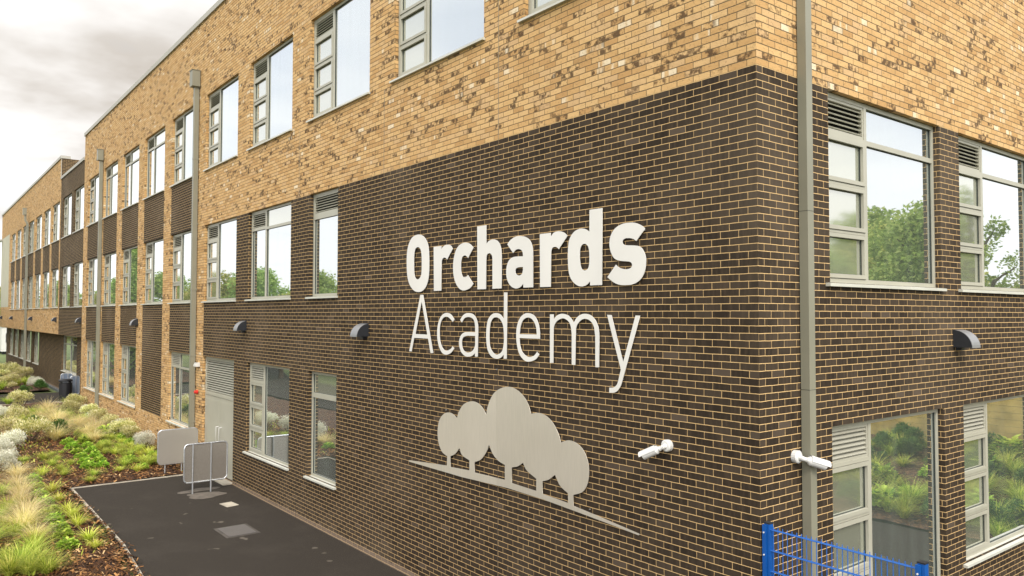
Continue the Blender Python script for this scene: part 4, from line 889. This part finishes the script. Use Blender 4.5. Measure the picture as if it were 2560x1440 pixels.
bed('flower_bed', [(.05, 9.6), (14, 9.6), (14, 15.9), (.05, 15.9)], .02, 8.0, step=.3, bank=.14)
# loose bark chips
def chips(n, rect, z, seed, size=(.035, .10)):
    r = np.random.RandomState(seed)
    x = r.uniform(rect[0], rect[1], n); y = r.uniform(rect[2], rect[3], n)
    return x, y, r
def chip_mesh(pts, seed):
    r = random.Random(seed); m = MB()
    for x, y, z in pts:
        l = r.uniform(.02, .065); w = r.uniform(.006, .018); a = r.uniform(0, 6.28); ti = r.uniform(-.5, .5)
        dx, dy = math.cos(a)*l, math.sin(a)*l; ex, ey = -math.sin(a)*w, math.cos(a)*w; dz = l*math.sin(ti); u = r.random()
        m.face([(x-dx-ex, y-dy-ey, z-dz+.012), (x+dx-ex, y+dy-ey, z+dz+.012), (x+dx+ex, y+dy+ey, z+dz+.018), (x-dx+ex, y-dy+ey, z-dz+.018)], M_CHIP, [(u, 0)]*4)
    return m
M_CHIP = leaf_material('bark_chip', [(0, (.022, .010, .005)), (.45, (.07, .027, .011)), (.75, (.19, .075, .025)), (.93, (.38, .18, .07)), (1, (.55, .36, .19))], trans=0.0, rough=.85)
rr = random.Random(5); P = []
while len(P) < 26000:
    x = -9-rr.random()**1.3*20; y = rr.uniform(-5.9, -.1)
    lim = -3.36 if x < -11.5 else -3.36-(x+11.5)*.075
    if x > -17.5 and y > lim+.03+(-.0): 
        if not (y < lim+.16 and rr.random() < .10): continue
        P.append((x, y, .0)); continue
    P.append((x, y, .03))
tag(chip_mesh(P, 3).obj('bark_chips', weld=False), 'loose brown bark chips over the flower bed', 'bark chips', kind='stuff')

# ------------------------------------------------------------------ plants
def quad_leaf(m, p, d, up, l, w, mat, u, fold=.25):
    """a pointed leaf of two triangles pairs"""
    s = d.cross(up)
    if s.length < 1e-4: s = Vector((1, 0, 0))
    s.normalize(); n = s.cross(d).normalized()
    a = p; b = p+d*l*.5+s*w*.5+n*w*fold; c = p+d*l; e = p+d*l*.5-s*w*.5+n*w*fold
    m.face([a, b, c, e], mat, [(u, 0)]*4)
def rvec(r):
    while True:
        v = Vector((r.uniform(-1, 1), r.uniform(-1, 1), r.uniform(-1, 1)))
        if .05 < v.length < 1: return v.normalized()
def shrub_mesh(seed, n, mat, leaf, h=.75, lumps=7):
    r = random.Random(seed); m = MB(); L = []
    for k in range(lumps):
        a = r.uniform(0, 6.28); q = r.uniform(.05, .32); L.append((Vector((q*math.cos(a), q*math.sin(a), r.uniform(.2, .62)*h)), r.uniform(.15, .27)))
    L.append((Vector((0, 0, .42*h)), .3))
    for k in range(n):
        c, rad = r.choice(L); d = rvec(r); d.z = abs(d.z)*.9-.25*r.random(); d.normalize()
        p = c+d*rad*(r.uniform(.65, 1.08)); 
        if p.z < .02: p.z = .02+r.random()*.05
        dd = (d+rvec(r)*.8+Vector((0, 0, .3))).normalized()
        quad_leaf(m, p, dd, Vector((0, 0, 1)), leaf*r.uniform(.7, 1.3), leaf*.55*r.uniform(.8, 1.2), mat, r.random())
    for k in range(9):
        a = r.uniform(0, 6.28); m.tube([(0, 0, 0), (.12*math.cos(a), .12*math.sin(a), .2*h), (.25*math.cos(a), .25*math.sin(a), .5*h)], [.012, .008, .004], M_BARK, 4, False)
    return m.mesh('shrub', weld=False)
def grass_mesh(seed, n, mat, h=.8, spread=.5, bw=.012, droop=.6, seg=4):
    r = random.Random(seed); m = MB()
    for k in range(n):
        a = r.uniform(0, 6.28); q = r.random()**.7*.10; x, y = q*math.cos(a), q*math.sin(a)
        a2 = a+r.uniform(-.7, .7); out = Vector((math.cos(a2), math.sin(a2), 0)); L = h*r.uniform(.55, 1.1); sp = spread*r.uniform(.1, 1.0); dr = droop*r.uniform(.2, 1)
        pts = []
        for s in range(seg+1):
            t = s/seg; pts.append(Vector((x, y, 0))+out*(sp*t**1.6)+Vector((0, 0, L*(t-dr*t*t*.75))))
        sd = Vector((-out.y, out.x, 0)); u = r.random()
        for s in range(seg):
            w0 = bw*(1-s/seg*.8)*.5; w1 = bw*(1-(s+1)/seg*.8)*.5
            m.face([pts[s]-sd*w0, pts[s]+sd*w0, pts[s+1]+sd*w1, pts[s+1]-sd*w1], mat, [(u, 0)]*4)
    return m.mesh('grass_clump', weld=False)
def clump_mesh(seed, n, mat, h=.5):
    r = random.Random(seed); m = MB()
    for k in range(n):
        a = r.uniform(0, 6.28); q = r.random()**.5*.42; z = h*(1-(q/.45)**2)*r.uniform(.45, 1); p = Vector((q*math.cos(a), q*math.sin(a), max(.03, z)))
        d = (Vector((math.cos(a), math.sin(a), .35))+rvec(r)*.5).normalized()
        quad_leaf(m, p, d, Vector((0, 0, 1)), r.uniform(.14, .26), r.uniform(.10, .19), mat, r.random(), .15)
    return m.mesh('leafy_clump', weld=False)
ML = {
 'varieg': leaf_material('variegated_leaf', [(0, (.16, .20, .03)), (.25, (.50, .50, .13)), (.5, (.82, .77, .36)), (1, (.93, .88, .60))]),
 'silver': leaf_material('silver_leaf', [(0, (.55, .56, .42)), (.5, (.80, .79, .64)), (1, (.90, .88, .76))]),
 'dark': leaf_material('dark_leaf', [(0, (.03, .08, .02)), (.6, (.10, .19, .04)), (1, (.22, .32, .09))]),
 'stipa': leaf_material('straw_blade', [(0, (.50, .46, .16)), (.4, (.80, .66, .30)), (1, (.92, .80, .50))], .5),
 'clump': leaf_material('bright_leaf', [(0, (.10, .20, .02)), (.5, (.36, .54, .05)), (1, (.68, .78, .14))], .4),
 'lime': leaf_material('lime_blade', [(0, (.34, .42, .03)), (.5, (.66, .70, .09)), (1, (.88, .86, .30))], .45),
 'tuft': leaf_material('green_blade', [(0, (.11, .20, .02)), (.5, (.42, .52, .06)), (1, (.76, .74, .18))], .4)}
MESH = {
 'varieg': [shrub_mesh(s, 2600, ML['varieg'], .055, .78) for s in (1, 2, 3)],
 'silver': [shrub_mesh(s, 2400, ML['silver'], .050, .70) for s in (4, 5, 6)],
 'dark': [shrub_mesh(s, 2000, ML['dark'], .06, .7) for s in (7, 8)],
 'stipa': [grass_mesh(s, 520, ML['stipa'], 0.85, 1.05, .013, 1.05) for s in (1, 2, 3)],
 'clump': [clump_mesh(s, 230, ML['clump']) for s in (1, 2, 3)],
 'lime': [grass_mesh(s, 150, ML['lime'], .62, .75, .035, .75) for s in (4, 5, 6)],
 'tuft': [grass_mesh(s, 330, ML['tuft'], .66, .85, .017, .8) for s in (7, 8, 9)]}
INFO = {
 'varieg': ('variegated_shrub', 'shrub', 'cream and green variegated shrubs in the flower bed'),
 'silver': ('silver_shrub', 'shrub', 'silver grey shrubs in the flower bed'),
 'dark': ('green_shrub', 'shrub', 'dark green shrubs in the flower bed'),
 'stipa': ('feather_grass', 'ornamental grass', 'straw coloured feather grasses in the flower bed'),
 'clump': ('leafy_clump', 'ground cover plant', 'low bright green leafy clumps in rows'),
 'lime': ('lime_grass', 'ornamental grass', 'lime green spiky grasses in rows'),
 'tuft': ('grass_tuft', 'grass tuft', 'soft green grass tufts in the flower bed')}
def plant_label(k, x, y):
    if x < -40 and k in ('tuft', 'lime', 'stipa', 'clump'): return {'tuft': 'green grass tuft in the bed beyond the far path', 'lime': 'lime green spiky tuft in the bed beyond the far path', 'stipa': 'straw coloured grass in the bed beyond the far path', 'clump': 'leafy clump in the bed beyond the far path'}[k]
    if k == 'clump' and (x < -25.2 or (y > -1.8 and x < -18.6)): return 'low bright green leafy clump among the grasses between the double row and the tan wall'
    far = x < -40; wallside = y > -1.25; corner = x > -19.8
    if k == 'varieg': return 'cream variegated shrub beyond the far path' if far else ('rounded cream variegated shrub close against the plinth of the tan wall' if wallside and x > -33 else ('cream variegated shrub at the corner of the bed by the far bin' if x < -33 and wallside else 'large cream variegated shrub at the outer side of the bed'))
    if k == 'silver': return 'silver shrub at the foot of the far dark wall' if far else ('small silver grey shrub at the foot of the tan wall' if wallside else 'big silver grey shrub at the left edge of the picture')
    if k == 'dark': return 'dark green shrub beyond the far path' if far else ('dark green rounded shrub in the middle of the bed' if x > -30 else 'dark green shrub near the far end of the bed')
    if k == 'stipa': return 'fluffy straw coloured grass in the row at the left of the asphalt corner' if corner else ('pale straw coloured grass further back in the middle of the bed' if y > -3 else 'pale straw coloured grass between big shrubs at the left edge')
    if k == 'clump': return 'low bright green leafy clump in the row alongside the asphalt edge' if corner else 'low bright green leafy clump in the double row in the middle of the bed'
    if k == 'lime': return 'lime green spiky tuft on bark beside the asphalt edge' if x > -19.6 and y < -3 else 'lime green spiky tuft in the row between the middle of the bed and the wall'
    return 'soft green grass tuft in the bottom left corner of the picture' if (x > -16 and y < -4.5) else ('green grass tuft near the far path' if x < -34 else 'thin green grass tuft scattered on the open bark')
rr = random.Random(21)
for k, L in PLANTS.items():
    nm, cat, grp = INFO[k]
    for i, (x, y, s) in enumerate(L):
        if x > -17.7 and y > -3.45: continue
        o = bpy.data.objects.new(nm, MESH[k][i % len(MESH[k])])
        if x > -39 and y > -s*.45: y = -s*.45-.02
        if x < -46 and y > -s*.45: y = -s*.45-.02
        o.location = (x, y, .01); sc = s*rr.uniform(.9, 1.1); o.scale = (sc, sc, sc*rr.uniform(.9, 1.1)); o.rotation_euler = (0, 0, rr.uniform(0, 6.28))
        link(o); tag(o, plant_label(k, x, y), cat, grp)
# seedling leaves and self-sown sprigs between the clumps
m = MB(); rr = random.Random(77)
for k in range(5200):
    x = -10.3-rr.random()*28; y = rr.uniform(-5.8, -.15)
    if x > -17.8 and y > -3.6: continue
    from mathutils import noise as _n
    dens = _n.noise(Vector((x*.8, y*1.3, 4.0)))+.25*_n.noise(Vector((x*3, y*3, 1)))
    if dens < (.10 if x > -24 else -.18): continue
    a = rr.uniform(0, 6.28); d = Vector((math.cos(a), math.sin(a), rr.uniform(.3, 1.4))).normalized()
    quad_leaf(m, Vector((x, y, .03)), d, Vector((0, 0, 1)), rr.uniform(.07, .17), rr.uniform(.012, .04), ML['tuft'], rr.random())
tag(m.obj('ground_cover', weld=False), 'thin scattered green sprigs on the bark', 'ground cover', kind='stuff')

# ------------------------------------------------------------------ trees
def tree(seed, h, cr, mat, n=12000, leaf=.24, conifer=False, sparse=False):
    r = random.Random(seed); c = MB(); tk = MB(); L = []
    tk.tube([(0, 0, -.2), (.05, .02, h*.3), (.1*r.uniform(-1, 1), .05, h*.62), (0, 0, h*.9)], [h*.028, h*.022, h*.012, h*.004], M_BARK, 8)
    if conifer:
        for k in range(16):
            t = k/15; z = h*(.12+.86*t); q = cr*(1-t)*.9+.15
            for j in range(6):
                a = r.uniform(0, 6.28); L.append((Vector((q*.6*math.cos(a), q*.6*math.sin(a), z)), q*.42+.1))
    else:
        for k in range(26 if not sparse else 18):
            a = r.uniform(0, 6.28); t = r.random(); z = h*(.30+.62*t); q = cr*math.sin(math.pi*(.18+.74*t))*r.uniform(.3, .95)
            p = Vector((q*math.cos(a), q*math.sin(a), z)); L.append((p, cr*r.uniform(.18, .36)*(.6 if sparse else 1)))
            tk.tube([(0, 0, z*.55), p*.5+Vector((0, 0, z*.42)), p], [h*.010, h*.006, h*.002], M_BARK, 5, False)
    for k in range(n):
        q, rad = r.choice(L); d = rvec(r); p = q+d*rad*r.uniform(.55, 1.1)
        dd = (rvec(r)+Vector((0, 0, -.2))).normalized()
        quad_leaf(c, p, dd, rvec(r), leaf*r.uniform(.6, 1.3), leaf*.7*r.uniform(.6, 1.2), mat, r.random())
    return tk.mesh('trunk'), c.mesh('crown', weld=False)
MT1 = leaf_material('tree_leaf', [(0, (.16, .24, .05)), (.6, (.34, .46, .11)), (1, (.55, .62, .20))], .55)
MT2 = leaf_material('tree_leaf_olive', [(0, (.20, .24, .05)), (.6, (.42, .46, .12)), (1, (.68, .62, .20))], .55)
T = [tree(1, 9, 3.8, MT1), tree(2, 8, 3.6, MT2), tree(3, 11, 2.4, MT1, conifer=True), tree(4, 9.5, 2.6, MT1, n=3000, leaf=.15, sparse=True)]
def plant_tree(k, x, y, s, lab, grp=None):
    t = thing('broadleaf_tree' if k != 2 else 'conifer_tree', lab, 'tree', (x, y, 0), random.uniform(0, 6.28), grp); t.scale = (s*1.05, s*1.05, s)
    link(bpy.data.objects.new('trunk', T[k][0]), t); link(bpy.data.objects.new('crown', T[k][1]), t)
g = 'trees mirrored in the long row of windows'
for i, (k, x, y, s) in enumerate([(2, -54.3, -5.7, .95), (1, -66, -4.9, .75), (0, -76, -4.6, .8), (1, -51, -7.6, .62), (0, -62, -10, .85), (1, -58, -12.5, .95), (0, -53, -14, .85), (1, -47, -13.5, .72), (0, -50, -18, .82), (1, -45, -19.5, .72),
        (0, -41, -18.5, .50), (1, -43, -24, .72), (0, -37, -24, .60), (0, -72, -9.5, .8), (1, -80, -9, .8), (0, -90, -12, .9), (1, -33, -26, .58), (0, -29, -30, .72), (1, -24, -31, .70), (0, -66, -18, .9)]):
    plant_tree(k, x, y, s, 'green tree outside the picture, seen only as a reflection in the long facade', g)
g = 'trees mirrored in the end facade windows'
for i, (k, x, y, s) in enumerate([(0, 13, 33, 1.1), (1, 16, 38, 1.2), (0, 20, 41, 1.2), (0, 24, 36, 1.1), (1, 28, 42, 1.1), (3, 7.2, 24.5, 1.0), (1, 33, 36, 1.0), (0, 18, 31, .9), (0, 38, 44, 1.2), (1, 10, 40, .8), (1, 21, 30, .9)]):
    plant_tree(k, x, y, s, 'green tree outside the picture, seen only as a reflection in the end facade', g)
g = 'far trees behind the end of the long facade'
for i, (k, x, y, s) in enumerate([(0, -122, 6.5, .95), (1, -130, 3.5, 1.05), (0, -140, 9, 1.0), (0, -126, 1, .8)]):
    plant_tree(k, x, y, s, 'distant green tree at the left edge of the picture beyond the building', g)
# low orange hedge and white van sized cabin at the far left edge
t = thing('site_cabin', 'white cabin at the far left edge of the picture', 'cabin', (-100, 3.2, 0))
m = MB(); m.box(-3, 3, -1.3, 1.3, .2, 2.9, M_WHITE)
for x in (-2.6, 2.6): m.box(x-.1, x+.1, -1.2, 1.2, -.12, .199, M_DKMETAL)
m.obj('cabin_body', t); m = MB(); m.box(-3.1, 3.1, -1.4, 1.4, 2.902, 3.0, M_COPING); m.obj('roof', t)
m = MB(); m.box(3.002, 3.03, -.9, .2, 1.2, 2.2, M_DKMETAL); m.obj('window', t)
# timber fence mirrored in the ground floor windows of the end facade
t = thing('timber_fence', 'horizontal board timber fence mirrored in the lower end facade windows', 'fence', (8, 16, .7))
m = MB()
for k in range(13): m.box(-7.9, 9, -.02, .02, .04+k*.175, .207+k*.175, M_TIMBER)
m.obj('boards', t)
for x in (-7.3, -4.6, -1.9, .8, 3.5, 6.2, 8.9):
    m = MB(); m.box(x-.05, x+.05, .022, .12, -1.0, 2.40, M_TIMBER); m.obj('fence_post', t)
rr = random.Random(9)
for i in range(190):
    x = rr.uniform(.6, 9); y = rr.uniform(9.9, 15.4); k = rr.choice(['dark', 'clump', 'tuft', 'dark', 'tuft', 'tuft'])
    o = bpy.data.objects.new(INFO[k][0], MESH[k][0]); o.location = (x, y, .02+.14*(y-9.6)); s = rr.uniform(.4, .95); o.scale = (s, s, s); o.rotation_euler = (0, 0, rr.uniform(0, 6)); link(o)
    tag(o, 'low plant before the timber fence, seen only in the end facade windows', INFO[k][1], 'plants mirrored in the end facade windows')
# roof pieces
t = thing('roof_vent', 'small grey pipe vent on the lower dark link roof', 'vent', (-38.3, 1.2, ZB+4.7))
m = MB(); m.tube([(0, 0, 0), (0, 0, .85)], .05, M_GALV, 8); m.tube([(0, 0, .80), (0, .35, .80)], .05, M_GALV, 8); m.obj('pipe', t)
t = thing('corner_canopy', 'small thin canopy projecting from the far end of the facade', 'canopy', (-75.9, -.0, ZB+3.8))
m = MB(); m.box(-1.2, .5, -.9, -.003, 0, .14, M_COPING); m.obj('deck', t)

# ------------------------------------------------------------------ world
w = bpy.data.worlds.new('World'); scene.world = w; w.use_nodes = True; nt = w.node_tree; L = nt.links
bg = nt.nodes['Background']; bg.inputs[1].default_value = 1.0
sky = N(nt, 'ShaderNodeTexSky'); sky.sky_type = 'NISHITA'; sky.sun_disc = False; sky.sun_elevation = R(SUN_EL); sky.sun_rotation = R(SUN_AZ)
sk = N(nt, 'ShaderNodeVectorMath'); sk.operation = 'SCALE'; sk.inputs['Scale'].default_value = .10; L.new(sky.outputs[0], sk.inputs[0])
tc = N(nt, 'ShaderNodeTexCoord'); sp = N(nt, 'ShaderNodeSeparateXYZ'); L.new(tc.outputs['Generated'], sp.inputs[0])
zz = math_(nt, 'ADD', math_(nt, 'MAXIMUM', sp.outputs[2], 0), .16)
cb = N(nt, 'ShaderNodeCombineXYZ'); L.new(math_(nt, 'DIVIDE', sp.outputs[0], zz), cb.inputs[0]); L.new(math_(nt, 'DIVIDE', sp.outputs[1], zz), cb.inputs[1])
n1 = N(nt, 'ShaderNodeTexNoise', Scale=.62, Detail=6.0, Roughness=.52); L.new(cb.outputs[0], n1.inputs['Vector'])
n2 = N(nt, 'ShaderNodeTexNoise', Scale=1.7, Detail=5.0, Roughness=.5); L.new(cb.outputs[0], n2.inputs['Vector'])
# cloud base darkens with height above the horizon, broken up by noise
hh = math_(nt, 'MULTIPLY_ADD', math_(nt, 'SUBTRACT', n1.outputs[0], .5), .55, sp.outputs[2])
dk = ramp(nt, [(.11, (0, 0, 0)), (.24, (1, 1, 1)), (.42, (.75, .75, .75)), (.6, (.35, .35, .35)), (1, (.15, .15, .15))]); L.new(hh, dk.inputs[0])
bl = math_(nt, 'MINIMUM', math_(nt, 'MAXIMUM', math_(nt, 'MULTIPLY_ADD', n2.outputs[0], 2.6, -.55), .25), 1.0)
white = mix(nt, (1.06, 1.04, 1.02), (.98, .99, 1.0), n2.outputs[0])
# tint: warm grey to the north west, cooler grey to the south
d0 = N(nt, 'ShaderNodeVectorMath'); d0.operation = 'DOT_PRODUCT'; L.new(tc.outputs['Generated'], d0.inputs[0]); d0.inputs[1].default_value = (-.955, .20, .22)
side = math_(nt, 'MINIMUM', math_(nt, 'MAXIMUM', math_(nt, 'MULTIPLY_ADD', d0.outputs['Value'], -22.0, 21.3), 0), 1)
grey = mix(nt, GREY_W, GREY_C, side)
cl = mix(nt, white, grey, math_(nt, 'MULTIPLY', dk.outputs[0], bl))
# brighter cloud towards the hidden sun (behind the camera) and overhead
sd = Vector((math.cos(R(SUN_EL))*math.sin(R(SUN_AZ)), math.cos(R(SUN_EL))*math.cos(R(SUN_AZ)), math.sin(R(SUN_EL))))
dt = N(nt, 'ShaderNodeVectorMath'); dt.operation = 'DOT_PRODUCT'; L.new(tc.outputs['Generated'], dt.inputs[0]); dt.inputs[1].default_value = tuple(sd)
br_ = ramp(nt, [(0, (1, 1, 1)), (.35, (1.0, 1.0, 1.0)), (.8, (GLOW, GLOW, GLOW)), (1, (GLOW*1.3, GLOW*1.3, GLOW*1.3))]); L.new(dt.outputs['Value'], br_.inputs[0])
cl = mix(nt, cl, br_.outputs[0], 1.0, 'MULTIPLY')
gap = ramp(nt, [(.60, (0, 0, 0)), (.70, (1, 1, 1))]); L.new(n2.outputs[0], gap.inputs[0])
fin = mix(nt, cl, sk.outputs[0], math_(nt, 'MULTIPLY', gap.outputs[0], .12))
sc_ = N(nt, 'ShaderNodeVectorMath'); sc_.operation = 'SCALE'; sc_.inputs['Scale'].default_value = SKY; L.new(fin, sc_.inputs[0]); L.new(sc_.outputs[0], bg.inputs[0])

sun = bpy.data.lights.new('sun', 'SUN'); sun.energy = SUN; sun.angle = R(14); sun.color = (1.0, .91, .78)
so = link(bpy.data.objects.new('sun', sun)); so.rotation_euler = (-sd).to_track_quat('-Z', 'Y').to_euler()

# ------------------------------------------------------------------ camera
cam = bpy.data.cameras.new('camera'); cam.sensor_width = 36; cam.lens = 36*1936.7267/2560; cam.clip_end = 3000; cam.clip_start = .05
co = link(bpy.data.objects.new('camera', cam))
yaw, pit, rol = -.9046, .0342, .0011
fwd = Vector((math.sin(yaw)*math.cos(pit), math.cos(yaw)*math.cos(pit), math.sin(pit))); rt = Vector((math.cos(yaw), -math.sin(yaw), 0)); up = rt.cross(fwd)
r2 = rt*math.cos(rol)+up*math.sin(rol); u2 = -rt*math.sin(rol)+up*math.cos(rol)
mw = Matrix((r2, u2, -fwd)).transposed().to_4x4(); mw.translation = Vector((4.5358, -6.6806, ZB-2.5182)); co.matrix_world = mw
scene.camera = co
scene.view_settings.view_transform = 'Standard'; scene.view_settings.look = 'None'; scene.view_settings.gamma = 1
scene.view_settings.exposure = EXPOSURE
scene.cycles.max_bounces = 6; scene.cycles.transparent_max_bounces = 10; scene.cycles.diffuse_bounces = 3; scene.cycles.glossy_bounces = 3
scene.cycles.use_denoising = True
